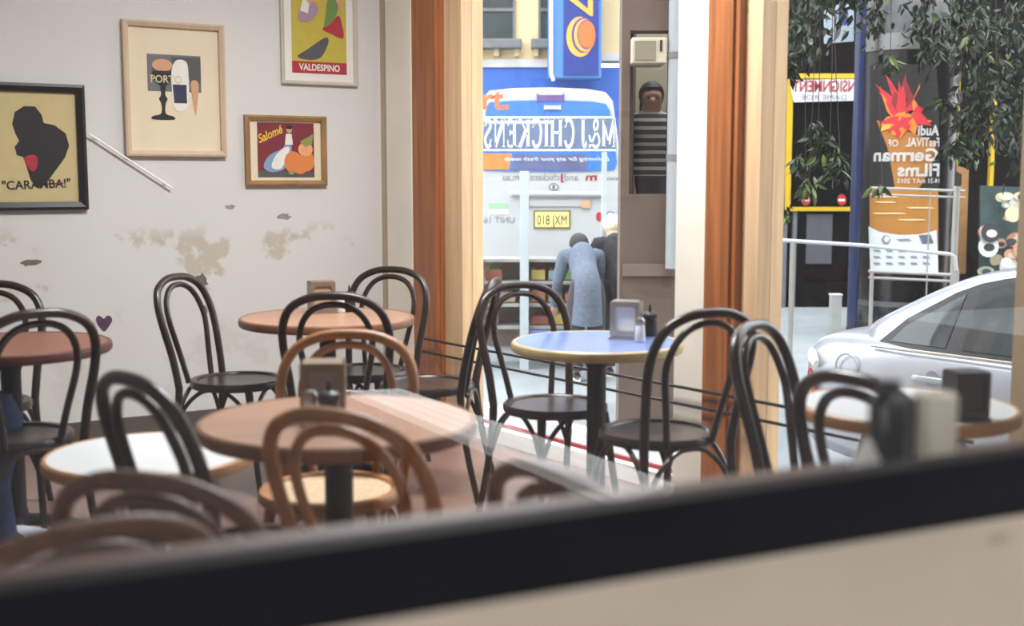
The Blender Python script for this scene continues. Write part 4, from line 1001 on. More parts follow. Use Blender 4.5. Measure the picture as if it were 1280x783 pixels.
# lower body: x station, deck height, belt height, half width
def body_ring(x, zt, zb, w, zbot=.22):
    h = [(0, zt), (w * .45, zt), (w * .78, zt - .012), (w * .93, zb + .0), (w * .985, zb - .10), (w, zb - .24), (w * .99, zbot + .18), (w * .95, zbot + .03), (w * .8, zbot), (0, zbot)]
    return [(x, -y, z) for y, z in h] + [(x, y, z) for y, z in reversed(h[1:-1])]
st = [(-2.20, .80, .76, .62, .34), (-2.19, .90, .86, .72, .30), (-2.12, .965, .915, .79, .27), (-1.9, 1.0, .935, .835, .24), (-1.5, 1.02, .94, .855, .22), (-.8, .97, .935, .86, .2), (0, .95, .925, .86, .2), (.9, .95, .91, .86, .2), (1.3, .93, .89, .85, .2), (1.8, .84, .80, .82, .22), (2.12, .74, .70, .74, .25), (2.2, .66, .62, .6, .3)]
mb = loft([body_ring(*s_) for s_ in st]); bo = mb.build('body', M_CAR, car)
sm = bo.modifiers.new('Sub', 'SUBSURF'); sm.levels = 2; sm.render_levels = 2
# greenhouse
GX = -.19
gh = [(x_ + GX, a_, b_, c_) for x_, a_, b_, c_ in [(-1.72, .99, .74, .70), (-1.42, 1.17, .77, .62), (-1.12, 1.33, .785, .57), (-.85, 1.405, .79, .55), (-.3, 1.44, .79, .55), (.15, 1.42, .785, .55), (.45, 1.33, .78, .57), (.8, 1.14, .775, .64), (1.12, .96, .76, .70)]]
def gh_ring(x, zt, wb_, wt):
    zb = .90
    h = [(0, zt), (wt * .6, zt - .003), (wt * .92, zt - .02), (wt, zt - .05 * min(1, (zt - zb) * 3)), (wb_ * .35 + wt * .65, zb + (zt - zb) * .62), (wb_ * .7 + wt * .3, zb + (zt - zb) * .3), (wb_, zb), (0, zb)]
    return [(x, -y, z) for y, z in h] + [(x, y, z) for y, z in reversed(h[1:-1])]
mb = loft([gh_ring(*s_) for s_ in gh]); ro = mb.build('roof', M_CAR, car)
sm = ro.modifiers.new('Sub', 'SUBSURF'); sm.levels = 2; sm.render_levels = 2
def ghw(x, z):
    """half width of the glasshouse side at x,z"""
    for i in range(len(gh) - 1):
        if gh[i][0] <= x <= gh[i + 1][0]:
            k = (x - gh[i][0]) / (gh[i + 1][0] - gh[i][0]); zt = gh[i][1] * (1 - k) + gh[i + 1][1] * k; wb_ = gh[i][2] * (1 - k) + gh[i + 1][2] * k; wt = gh[i][3] * (1 - k) + gh[i + 1][3] * k
            q = max(0, min(1, (z - .90) / max(.05, zt - .05 - .90)))
            return wb_ * (1 - q) + wt * q
    return .7
def side_patch(name, poly, m, off, parent, side):
    """polygon (x,z) laid on the glasshouse side, cut into a fine strip grid"""
    poly = [(a_ + GX, b_) for a_, b_ in poly]
    mb = MB(); n = 18; x0 = min(p[0] for p in poly); x1 = max(p[0] for p in poly); cols = []
    for i in range(n + 1):
        x = x0 + (x1 - x0) * min(.999, max(.001, i / n)); zs_ = []
        for a in range(len(poly)):
            p, q = poly[a], poly[(a + 1) % len(poly)]
            if (p[0] - x) * (q[0] - x) <= 0 and abs(p[0] - q[0]) > 1e-9: zs_.append(p[1] + (q[1] - p[1]) * (x - p[0]) / (q[0] - p[0]))
        if len(zs_) >= 2: cols.append((x, min(zs_), max(zs_)))
    vs = []; fs = []; R_ = 6
    for x, a, b in cols:
        for j in range(R_ + 1):
            z = a + (b - a) * j / R_; vs.append((x, side * (ghw(x, z) + off), z))
    N = len(vs)
    for x, a, b in cols:
        for j in range(R_ + 1):
            z = a + (b - a) * j / R_; vs.append((x, side * (ghw(x, z) + off - .03), z))
    W_ = R_ + 1
    for i in range(len(cols) - 1):
        for j in range(R_): 
            q = (i * W_ + j, (i + 1) * W_ + j, (i + 1) * W_ + j + 1, i * W_ + j + 1); fs.append(q); fs.append(tuple(N + k for k in reversed(q)))
        for j in (0, R_): fs.append((i * W_ + j, (i + 1) * W_ + j, N + (i + 1) * W_ + j, N + i * W_ + j))
    for i in (0, len(cols) - 1):
        for j in range(R_): fs.append((i * W_ + j, i * W_ + j + 1, N + i * W_ + j + 1, N + i * W_ + j))
    mb.add(vs, fs, 0, True); return mb.build(name, m, parent, sharp=50)
for sd in (-1, 1):
    tr = side_patch('window_trim', [(-1.46, .955), (-1.38, 1.06), (-1.0, 1.285), (-.72, 1.355), (-.3, 1.375), (.1, 1.355), (.36, 1.27), (.92, .965), (.9, .93), (-1.4, .93)], M_BLK, .014, car, sd)
    side_patch('quarter_glass', [(-1.38, .965), (-1.32, 1.05), (-1.0, 1.245), (-1.02, .965)], M_CGLASS, .019, car, sd)
    side_patch('rear_door_glass', [(-.92, .965), (-.92, 1.27), (-.70, 1.325), (-.32, 1.345), (-.30, .965)], M_CGLASS, .019, car, sd)
    side_patch('front_door_glass', [(-.22, .965), (-.22, 1.345), (.08, 1.33), (.32, 1.25), (.82, .965)], M_CGLASS, .019, car, sd)
    mb = MB(); mb.tube([(x, sd * (.80 if x < -1.5 else .815), .935) for x in (-1.66, -1.45, -.85, -.2, .35, .7)], .009, 8); mb.build('belt_strip', M_STEEL, car)
    for hx in (-1.25, -.1):
        mb = MB(); mb.tube(spline([(hx - .09, sd * .845, .80), (hx - .08, sd * .872, .802), (hx, sd * .88, .803), (hx + .08, sd * .872, .802), (hx + .09, sd * .845, .80)], 4), .017, 8, flat=.7); mb.build('door_handle', M_CAR, car)
        mb = MB(); mb.lathe([(0, 0), (.045, 0), (.045, .012), (0, .012)], 20, M=T(hx + .02, sd * .838, .805) @ Matrix.Rotation(-sd * PI / 2, 4, 'X')); mb.build('handle_cup', mat('cup_grey', (130, 134, 142), .4, vary=.05), car)
    mb = MB(); mb.tube([(-2.145, sd * .69, .74), (-2.11, sd * .765, .72), (-2.06, sd * .81, .68), (-2.03, sd * .83, .62)], [.035, .035, .03, .02], 10, flat=.6); mb.build('tail_lamp', mat('car_tail_red', (176, 60, 64), .2, vary=.1), car)
    mb = MB(); mb.tube([(-2.14, sd * .73, .84), (-2.09, sd * .785, .83), (-2.03, sd * .82, .79)], [.03, .045, .03], 8, flat=.6); mb.build('tail_lens', M_WHITE, car)
    for wx in (-1.32, 1.32):
        W = T(wx, sd * .76, .31) @ Matrix.Rotation(PI / 2, 4, 'X')
        mb = MB(); mb.lathe([(.2, -.1), (.29, -.1), (.315, -.07), (.315, .07), (.29, .1), (.2, .1)], 32, M=W); wh = mb.build('wheel', mat('tyre', (40, 40, 42), .8), car)
        mb = MB(); mb.lathe([(0, -.085), (.06, -.09), (.2, -.07), (.205, .07), (.06, .09), (0, .085)], 20, M=W); mb.build('hub', M_STEEL, wh)
        # dark wheel arch
        mb = MB(); mb.lathe([(.315, -.06), (.36, -.06), (.36, .075), (.315, .075)], 32, M=T(wx, sd * .80, .31) @ Matrix.Rotation(PI / 2, 4, 'X')); mb.build('wheel_arch', M_BLK, car)
    mb = MB(); mb.tube([(x, sd * .862, .42) for x in (-.95, -.3, .3, .95)], .016, 8); mb.build('side_moulding', M_CAR, car)
mb = MB(); pts = [(-1.80 + .075 * math.cos(a), -.838, .80 + .075 * math.sin(a)) for a in [2 * PI * i / 24 for i in range(24)]]; mb.tube(pts, .006, 6, closed=True); mb.build('fuel_flap', mat('flap_grey', (150, 154, 162), .4), car)
mb = MB(); mb.box((-2.17, 0, .42), (.14, 1.36, .2), bevel=.05); mb.build('rear_bumper', M_CAR, car)
mb = MB(); mb.box((-2.20, 0, .68), (.02, .38, .11), bevel=.004); mb.build('number_plate', M_WHITE, car)

# ---------------------------------------------------------------- advertising column with mirror-written film poster
KY = 15.0
kp = at_y(1128, 300, KY); R = 60 * KY / F
M_COLGL = mat('column_black', (10, 11, 14), .2, vary=.2, spec=.3); M_BAND = mat('galvanised', (112, 112, 112), .35, metal=.6, vary=.25, scale=6)
col = thing('advertising_column', 'round advertising column with a mirror-written film festival poster', 'advertising column', (kp.x, KY, STREET)); L0 = col.location.copy()
KM = T(kp.x, KY, 0)
zt0 = at_y(1124, 62, KY - R).z; zt1 = at_y(1124, 40, KY - R).z; zb0 = at_y(1124, 395, KY - R).z
mb = MB(M=KM); mb.lathe([(0, STREET), (R * 1.03, STREET), (R * 1.03, STREET + .35), (R, STREET + .4), (R, zt0), (0, zt0)], 48); mb.build('drum', M_COLGL, col, loc=L0)
mb = MB(M=KM); mb.lathe([(R * 1.0, zt0), (R * 1.06, zt0 + .01), (R * 1.06, zt1), (R * 1.0, zt1 + .01)], 48); 
for k in range(24): a = 2 * PI * k / 24; mb.ball((R * 1.06 * math.cos(a), R * 1.06 * math.sin(a), zt0 + .05), .012, 6, 4)
mb.build('band', M_BAND, col, loc=L0)
mb = MB(M=KM); mb.lathe([(R * .98, zt1), (R * .94, zt1 + .25), (R * .8, zt1 + .55), (R * .5, zt1 + .8), (0, zt1 + .9)], 40); mb.build('dome', mat('dome_zinc', (72, 74, 76), .35, metal=.4, vary=.3), col, loc=L0)
def wrap(mb_src, mats, name, lift):
    """bend flat lettering and shapes (x, z about the column axis) round the drum"""
    for i, p in enumerate(mb_src.v):
        a = (p.x - kp.x) / R; r = R + lift + max(0, -(p.y)) 
        mb_src.v[i] = Vector((kp.x + r * math.sin(a), KY - r * math.cos(a), p.z))
    return mb_src.build(name, mats, col, loc=L0)
def cpt(u, v):
    s = 0
    for _ in range(6):
        p = at_y(u, v, KY - R * math.sqrt(1 - s * s)); s = max(-.97, min(.97, (p.x - kp.x) / R))
    return (kp.x + math.asin(s) * R, p.z)
def cpoly(mb, pts, mi, lay, n=6):
    # subdivide long edges so that the poster follows the drum
    out = []
    for a in range(len(pts)):
        p, q = Vector(cpt(*pts[a])), Vector(cpt(*pts[(a + 1) % len(pts)]))
        for k in range(n): out.append(tuple(p.lerp(q, k / n)))
    # ear-free strips: cut in vertical slices
    xs_ = [p[0] for p in out]; x0, x1 = min(xs_), max(xs_); N = max(4, int((x1 - x0) / .05))
    prev = None; vs = []; fs = []
    for i in range(N + 1):
        x = x0 + (x1 - x0) * min(.9995, max(.0005, i / N)); zz = []
        for a in range(len(out)):
            p, q = out[a], out[(a + 1) % len(out)]
            if (p[0] - x) * (q[0] - x) <= 0 and abs(p[0] - q[0]) > 1e-9: zz.append(p[1] + (q[1] - p[1]) * (x - p[0]) / (q[0] - p[0]))
        if len(zz) >= 2:
            vs += [(x, -lay, min(zz)), (x, -lay, max(zz))]
            m_ = len(vs)
            if m_ >= 4: fs.append((m_ - 4, m_ - 2, m_ - 1, m_ - 3))
    mb.add(vs, fs, mi, False)
def ctext(mb, txt, u, v, hpx, wpx, mi, lay, bold=.0):
    x, z = cpt(u, v); h = hpx * KY / F * .96; n0 = len(mb.v)
    mb.text(txt, h, mi, mirror=True, bold=bold); vs = mb.v[n0:]; a0 = min(q.x for q in vs); a1 = max(q.x for q in vs)
    xl_ = cpt(u - wpx / 2, v)[0]; xr_ = cpt(u + wpx / 2, v)[0]; k = (xr_ - xl_) / (a1 - a0)
    for i in range(n0, len(mb.v)): q = mb.v[i]; mb.v[i] = Vector((xl_ + (q.x - a0) * k, -lay, z + q.z))
pb = [K('poster_black', (12, 10, 11)), K('poster_gold', (168, 112, 40)), K('poster_pale', (206, 212, 214)), K('crimson', (190, 36, 46)), K('flame', (236, 122, 40)), K('amber', (244, 168, 60)), K('plumred', (120, 30, 36)), K('bronze', (168, 110, 44))]
mb = MB(); cpoly(mb, [(1087, 82), (1173, 82), (1173, 341), (1086, 341)], 0, .003)
cpoly(mb, [(1087, 236), (1172, 236), (1172, 341), (1086, 341)], 1, .005); cpoly(mb, [(1096, 150), (1112, 190), (1118, 236), (1150, 236), (1166, 200), (1170, 180), (1150, 170)], 7, .0045)
cpoly(mb, [(1086, 283), (1100, 290), (1125, 294), (1150, 293), (1172, 287), (1172, 341), (1086, 341)], 2, .007)
# a plume of feathers: generic bird-of-flame shape
def feather(u0, v0, u1, v1, w, mi, lay):
    dx, dy = u1 - u0, v1 - v0; ln = math.hypot(dx, dy); nx, ny = -dy / ln * w, dx / ln * w
    cpoly(mb, [(u0, v0), (u0 + dx * .4 + nx, v0 + dy * .4 + ny), (u1, v1), (u0 + dx * .4 - nx, v0 + dy * .4 - ny)], mi, lay, 2)
rr = random.Random(4); lay = .008
for k in range(26):
    a = rr.uniform(-2.75, -.45); ln = rr.uniform(36, 66)
    feather(1130 + rr.uniform(-10, 10), 144 + rr.uniform(-8, 12), 1130 + math.cos(a) * ln * .72, 144 + math.sin(a) * ln, rr.uniform(3, 6), rr.choice((3, 3, 6, 4)), lay); lay += .0004
for k in range(20):
    a = rr.uniform(.2, 2.8); ln = rr.uniform(18, 40)
    feather(1128 + rr.uniform(-14, 16), 142 + rr.uniform(-6, 12), 1128 + math.cos(a) * ln, 144 + math.sin(a) * ln * .9, rr.uniform(4, 8), rr.choice((4, 4, 5, 3)), lay); lay += .0004
cpoly(mb, [(1144, 112), (1166, 106), (1168, 132), (1150, 136), (1142, 124)], 0, lay, 3)
wrap(mb, pb, 'poster', .004)
mb = MB()
ctext(mb, 'Audi', 1159, 169, 12, 25, 0, .022, .03); ctext(mb, 'FesTIVAL', 1152, 183, 10.5, 40, 0, .022, .02); ctext(mb, 'OF', 1117, 183, 8, 12, 0, .022, .015); ctext(mb, 'German', 1132, 201, 15, 77, 0, .022, .032); ctext(mb, 'FILms', 1147, 220, 15, 50, 0, .022, .032); ctext(mb, '14-31 mAY 2015', 1147, 229, 6, 50, 0, .022, .012)
wrap(mb, [K('poster_letter', (236, 234, 232))], 'mirror_lettering', .006)
mb = MB(); ctext(mb, 'melbourne', 1112, 246, 3, 36, 0, .022); ctext(mb, 'sydney', 1152, 246, 3, 28, 0, .022)
mb = MB()
for k, (u, v, w) in enumerate(((1108, 245, 30), (1150, 245, 30), (1108, 252, 26), (1150, 259, 34), (1112, 266, 40), (1140, 274, 34))): cpoly(mb, [(u - w / 2, v), (u + w / 2, v), (u + w / 2, v + 1.6), (u - w / 2, v + 1.6)], 0, .012, 2)
for k in range(3):
    for i in range(5): cpoly(mb, [(1092 + i * 15, 312 + k * 8), (1102 + i * 15, 312 + k * 8), (1102 + i * 15, 315 + k * 8), (1092 + i * 15, 315 + k * 8)], 1, .012, 2)
cpoly(mb, ell(1108, 300, 6, 6), 1, .012, 1); cpoly(mb, ell(1109, 299, 3.4, 3.6), 2, .013, 1); cpoly(mb, [(1148, 294), (1166, 293), (1166, 304), (1148, 305)], 3, .012, 2); cpoly(mb, [(1120, 299), (1140, 298), (1140, 301), (1120, 302)], 1, .012, 2)
wrap(mb, [K('poster_cream', (226, 206, 160)), K('poster_grey', (130, 132, 138)), K('poster_pale', (206, 212, 214)), K('poster_navy', (90, 96, 110))], 'small_print', .006)
mb = MB(M=KM); mb.lathe([(R + .0035, zb0 + .1), (R * 1.05, zb0 + .1), (R * 1.05, zb0 + .16), (R + .0035, zb0 + .16)], 48); mb.build('foot_ring', M_BAND, col, loc=L0)
# glass standing case edges of the column
for uu in (1066, 1072):
    x, z = at_y(uu, 300, KY).x, 0
# blue pole beside it
t = thing('blue_pole', 'dark blue pole standing at the edge of the advertising column', 'pole', (at_y(1068, 300, 14.6).x, 14.6, STREET)); L0 = t.location.copy()
mb = MB(); mb.tube([(L0.x, 14.6, STREET), (L0.x, 14.6, 2), (L0.x, 14.6, 6)], .062, 14); mb.build('shaft', mat('pole_blue', (26, 40, 78), .35, vary=.2), t, loc=L0)
mb = MB(); mb.lathe([(0, 0), (.14, 0), (.14, .02), (.075, .05), (.063, .12), (0, .12)], 18, M=T(L0.x, 14.6, STREET)); mb.build('foot', M_IRON, t, loc=L0)
# tan poster board with brown brush mark beside the column
QY = 15.65
t = thing('poster_board', 'tan poster board with a dark brush figure beside the advertising column', 'poster', at_y(1188, 340, QY)); L0 = t.location.copy()
mb = MB(); ypoly(mb, [(1168, 198), (1176, 190), (1184, 203), (1210, 212), (1206, 342), (1168, 342)], QY, .03); mb.build('board', mat('board_tan', (190, 140, 88), .7, vary=.12), t, loc=L0)
mb = MB(); ypoly(mb, [(1178, 216), (1192, 212), (1202, 218), (1202, 230), (1196, 244), (1190, 240), (1192, 228), (1182, 230), (1180, 240), (1175, 236)], QY - .03, .004, 0); ypoly(mb, [(1192, 270), (1198, 268), (1194, 296), (1186, 304), (1176, 300), (1182, 288), (1188, 280)], QY - .03, .004, 0); ypoly(mb, ell(1182, 256, 10, 12), QY - .03, .004, 1); mb.build('brush_print', [K('umber', (66, 42, 34)), K('lemon', (226, 180, 80))], t, loc=L0)
mb = MB(); ypoly(mb, [(1170, 342), (1176, 342), (1176, 420), (1170, 420)], QY, .05); ypoly(mb, [(1198, 342), (1204, 342), (1204, 420), (1198, 420)], QY, .05); mb.build('board_stand', M_IRON, t, loc=L0)
# steel hoop rail in front of the column
RY = 13.0
def rail(name, label, pts, r, m, cat='rail'):
    P_ = [at_y(u, v, RY) for u, v in pts]
    mb = MB(); mb.tube(P_, r, 8); return tag(mb.build(name, m, None, loc=P_[0]), label, cat)
M_RAIL = mat('rail_grey', (170, 166, 160), .35, metal=.4, vary=.1)
t = thing('steel_railing', 'grey steel railing frame standing in front of the advertising column poster', 'railing', (at_y(1146, 345, RY).x, RY, STREET)); L0 = t.location.copy()
for nm, a_, b_, r_ in (('rail', (1088, 235), (1206, 239), .015), ('rail', (1088, 243), (1206, 247), .012), ('rail', (1086, 339), (1196, 344), .018), ('rail', (1086, 347), (1196, 352), .015)):
    mb = MB(); p, q = at_y(*a_, RY), at_y(*b_, RY); mb.tube([p, p.lerp(q, .5), q], r_, 8); mb.build(nm, M_RAIL, t, loc=L0)
for uu, v0, w in ((1090, 340, .022), (1196, 233, .035), (1163, 235, .008)):
    mb = MB(); p = at_y(uu, v0, RY); mb.tube([p, (p.x, RY, .2), (p.x, RY, STREET)], w, 10); mb.build('upright', M_RAIL, t, loc=L0)
P_ = [(968, 300), (1080, 307), (1188, 318), (1194, 322), (1196, 340)]
RY = 12.6
t = thing('handrail', 'bright white street handrail crossing in front of the dark shopfront', 'handrail', (at_y(1080, 307, RY).x, RY, STREET)); L0 = t.location.copy()
mb = MB(); mb.tube([at_y(u, v, RY) for u, v in P_], .02, 8); mb.build('rail', mat('white_rail', (190, 192, 196), .3, vary=.03), t, loc=L0)
for uu in (991, 1196):
    p = at_y(uu, 302 if uu < 1000 else 338, RY); mb = MB(); mb.tube([p, (p.x, RY, .1), (p.x, RY, STREET)], .028, 8); mb.build('upright', M_RAIL, t, loc=L0)
# bollard
GY = 12.2
t = thing('bollard', 'grey square bollard standing behind the silver car boot', 'bollard', (at_y(1044, 400, GY).x, GY, STREET)); L0 = t.location.copy()
mb = MB(); l = at_y(1037.5, 390, GY).x; r = at_y(1050.5, 390, GY).x; zt_ = at_y(1044, 369, GY).z; mb.box(((l + r) / 2, GY, (zt_ + STREET) / 2), (r - l, r - l, zt_ - STREET), bevel=.008); mb.build('shaft', mat('bollard_grey', (158, 160, 156), .6, vary=.12), t, loc=L0)
mb = MB(); mb.box(((l + r) / 2, GY, zt_ + .005), (r - l + .012, r - l + .012, .016), bevel=.004); mb.build('cap', mat('bollard_cap', (190, 192, 190), .5, vary=.08), t, loc=L0)

# ---------------------------------------------------------------- dark shopfront across the street
HY = 18.0
M_DARKF = mat('dark_shopfront', (11, 11, 14), .6, vary=.3, scale=2, spec=.08); M_YFR = mat('yellow_frame', (206, 170, 36), .45, vary=.1); M_SHGL = mat('shop_glass_dark', (14, 17, 18), .15, vary=.2, spec=.15)
t = thing('dark_shopfront', 'dark shopfront with yellow window frame across the street behind the tree', 'building', (at_y(1120, 400, HY).x, HY, STREET)); L0 = t.location.copy()
mb = MB(); ybox(mb, 940, -420, 1420, 440, HY, .5); mb.build('facade', M_DARKF, t, loc=L0)
mb = MB()
for q in ((983, 92, 1198, 98), (983, 92, 990, 264), (983, 259, 1065, 264), (1192, 92, 1198, 264)): ybox(mb, *q, HY - .1, .1)
wf = mb.build('window_frame', M_YFR, t, loc=L0)
mb = MB(); ybox(mb, 990, 98, 1192, 259, HY - .03, .03); mb.build('pane', M_SHGL, wf, loc=L0)
mb = MB(); ybox(mb, 1240, 92, 1244.5, 238, HY - .1, .1); mb.build('yellow_post', M_YFR, t, loc=L0)
mb = MB(); ybox(mb, 976, 262, 983, 402, HY - .06, .06); ybox(mb, 990, 262, 995, 398, HY - .06, .06); ybox(mb, 1008, 268, 1040, 330, HY - .04, .04, 1); mb.build('lower_panel', [mat('panel_grey', (110, 112, 120), .5, vary=.15), mat('panel_mid', (84, 84, 92), .5, vary=.1)], t, loc=L0)
mb = MB(); ybox(mb, 955, 388, 1280, 392, HY - .4, .4); ybox(mb, 955, 398, 1280, 402.5, HY - .9, .9, 1); mb.build('step', [M_GREYST, mat('step_edge', (196, 196, 194), .7, vary=.1)], t, loc=L0)
s1 = thing('shop_sign', 'white shop sign with mirror-written red CONSIGNMENT inside the yellow frame', 'sign', at_y(1092, 126, HY - .14)); L1 = s1.location.copy()
mb = MB(); ypoly(mb, [(987, 100), (1195, 98), (1195, 122), (1064, 126), (992, 128), (990, 120)], HY - .11, .02); mb.build('board', mat('sign_white', (206, 208, 210), .5, vary=.06), s1, loc=L1)
mb = MB(); ytext(mb, 'CONSIGNMENT', 1041, 114.5, 14, HY - .135, 0, True, 100, bold=.02); ytext(mb, 'C', 1188, 114.5, 14, HY - .135, 0, True, 9, bold=.02); mb.build('mirror_lettering', [K('sign_red', (150, 40, 50))], s1, loc=L1)
mb = MB(); ytext(mb, 'DAME ROE', 1030, 124.5, 6, HY - .135, 0, True, 56); mb.build('mirror_subtitle', [K('sign_grey', (120, 116, 126))], s1, loc=L1)
for k, uu in enumerate((1007, 1052)):
    mb = MB(); ypoly(mb, ell(uu, 250, 5.5, 7, 20), HY - .06, .02, 0); ypoly(mb, [(uu - 4, 249), (uu + 4, 249), (uu + 4, 251.5), (uu - 4, 251.5)], HY - .08, .004, 1)
    tag(mb.build('round_badge', [ink_red, ink_white], None, loc=at_y(uu, 250, HY - .06)), 'round red badge on the dark shop window, ' + ('by the yellow upright' if k == 0 else 'beside the blue pole'), 'badge')
s1 = thing('hanging_sign', 'small white hanging sign with blue square among the leaves', 'sign', at_y(1048, 54, 16)); L1 = s1.location.copy()
mb = MB(); ypoly(mb, [(1030, 8), (1066, 5), (1066, 52), (1030, 55)], 16, .05); mb.build('board', mat('sign_pale', (150, 164, 176), .5, vary=.08), s1, loc=L1)
mb = MB(); ypoly(mb, [(1048, 10), (1060, 9), (1060, 31), (1048, 32)], 15.95, .005, 0); ytext(mb, '5', 1056, 47, 9, 15.945, 1, True); mb.build('print', [K('sq_blue', (50, 74, 130)), K('sq_grey', (70, 80, 96))], s1, loc=L1)
# mural and notices
s1 = thing('food_mural', 'printed food mural panel with pale mushroom shapes above the car roof', 'mural', at_y(1256, 345, 15.2)); L1 = s1.location.copy()
mb = MB(); ypoly(mb, [(1224, 232), (1330, 236), (1330, 417), (1222, 417)], 15.2, .04); mb.build('panel', mat('mural_teal', (70, 92, 92), .5, vary=.5, scale=5), s1, loc=L1)
mb = MB(); rr = random.Random(11); lay = 15.16
cm = [K('m_cream', (214, 204, 170)), K('m_sage', (150, 164, 140)), K('m_dark', (56, 60, 66)), K('m_pink', (206, 150, 120)), K('m_white', (226, 226, 216))]
for k in range(46):
    u = rr.uniform(1228, 1322); v = rr.uniform(242, 346); a = rr.uniform(5, 13); ypoly(mb, ell(u, v, a, a * rr.uniform(.5, 1.1), 14), lay, .002, rr.choice((0, 0, 1, 2, 3, 4))); lay -= .002
    ypoly(mb, ell(u + 1, v + 1, a * .55, a * .4, 12), lay, .002, rr.choice((0, 2, 4))); lay -= .002
mb.build('print', cm, s1, loc=L1)
s1 = at_y(1234, 318, 15.0)
mb = MB(); ypoly(mb, [(1225, 284), (1243, 285), (1242, 318), (1225, 317)], 15.04, .006)
tag(mb.build('paper_notice', M_NAP, None, loc=s1), 'white paper notice stuck on the edge of the food mural', 'notice')
# ---------------------------------------------------------------- street tree
M_LEAF = mat('leaf_green', (22, 42, 15), .35, vary=.5, scale=2.5, spec=.35); M_LEAF2 = mat('leaf_light', (92, 112, 46), .4, vary=.4, scale=3); M_BARK = mat('bark', (64, 54, 46), .85, vary=.4, scale=12, bump=.4)
tx = at_y(1400, 300, 11.5)
tree = thing('street_tree', 'dark leafy street tree hanging over the advertising column and shopfront', 'tree', (tx.x, 11.5, STREET)); L0 = tree.location.copy()
mb = MB(); mb.tube(spline([(tx.x, 11.5, STREET), (tx.x - .05, 11.5, 1), (tx.x - .1, 11.45, 2.4), (tx.x - .3, 11.4, 3.4)], 6), [.2] * 6 + [.17] * 6 + [.14] * 6 + [.12], 14); mb.build('trunk', M_BARK, tree, loc=L0)
rr = random.Random(21)
clusters = [(965, 20, 26, 90), (990, 34, 34, 110), (1010, 12, 30, 60), (1050, -8, 30, 60), (1085, -14, 24, 40), (1140, -16, 26, 40), (1090, 22, 16, 22), (1150, 30, 18, 30), (1196, 26, 30, 110), (1230, 50, 36, 130), (1268, 40, 36, 130), (1268, 100, 30, 120), (1228, 106, 26, 110), (1290, 160, 36, 100), (1246, 160, 20, 60), (1210, 66, 18, 60),
            (962, 70, 16, 60), (985, 78, 14, 40), (1012, 66, 14, 26), (1160, 66, 16, 20), (1110, 74, 12, 12),
            (1206, 150, 16, 60), (1196, 182, 12, 44), (1216, 176, 13, 34), (960, 118, 9, 20), (964, 255, 8, 30), (978, 268, 9, 30), (1004, 200, 10, 30), (1020, 160, 10, 26), (1034, 186, 13, 50), (1048, 210, 11, 36), (1008, 232, 9, 18), (1186, 128, 9, 16), (1100, 232, 6, 7)]
mb = MB(); br = MB()
hub = Vector((tx.x - .3, 11.4, 3.4))
for cu, cv, cr, cn in clusters:
    Yc = rr.uniform(9.8, 12.2); c = at_y(cu, cv, Yc); s_ = Yc / F
    over = Vector((c.x + rr.uniform(-.1, .1), c.y, 3.7 + rr.uniform(0, .6))); mid = hub.lerp(over, .5) + Vector((0, 0, .75))
    P_ = spline([hub, mid, over, over.lerp(c, .5) + Vector((rr.uniform(-.06, .06), 0, 0)), c + Vector((.02, 0, -cr * s_ * .3))], 5); br.tube(P_, [max(.0035, .05 * (1 - i / len(P_) * 1.6)) for i in range(len(P_))], 5)
    for k in range(int(cn * 1.5)):
        d = Vector((rr.gauss(0, .55), rr.gauss(0, .5), rr.gauss(0, .6))) * cr * s_
        p = c + d; ln = rr.uniform(.07, .15); w = ln * rr.uniform(.15, .24)
        dr = Vector((rr.gauss(0, .55), rr.gauss(0, .55), -rr.uniform(.4, 1.2))).normalized(); sd = dr.cross(Vector((rr.gauss(0, 1), rr.gauss(0, 1), rr.gauss(0, .6)))).normalized(); nn = dr.cross(sd)
        vs = [p, p + dr * ln * .3 + sd * w - nn * .004, p + dr * ln * .65 + sd * w * .8 - nn * .010, p + dr * ln - nn * .022, p + dr * ln * .65 - sd * w * .8 - nn * .010, p + dr * ln * .3 - sd * w - nn * .004, p + dr * ln * .3 + nn * .006, p + dr * ln * .65 + nn * .0]
        mi = 1 if (cv > 225 and rr.random() < .55) or rr.random() < .05 else 0
        mb.add(vs, [(0, 1, 6), (0, 6, 5), (1, 2, 7, 6), (6, 7, 4, 5), (2, 3, 7), (7, 3, 4)], mi, True)
br.build('branches', M_BARK, tree, loc=L0, kind='stuff')
fo = mb.build('foliage', [M_LEAF, M_LEAF2], tree, loc=L0, kind='stuff')

# ---------------------------------------------------------------- what the shop window mirrors: things on the photographer's side of the glass
GP = Vector((ga.x, ga.y, 0)); GN3 = Vector((GN.x, GN.y, 0))
def mirror(p): p = Vector(p); return p - GN3 * (2 * (p - GP).dot(GN3))
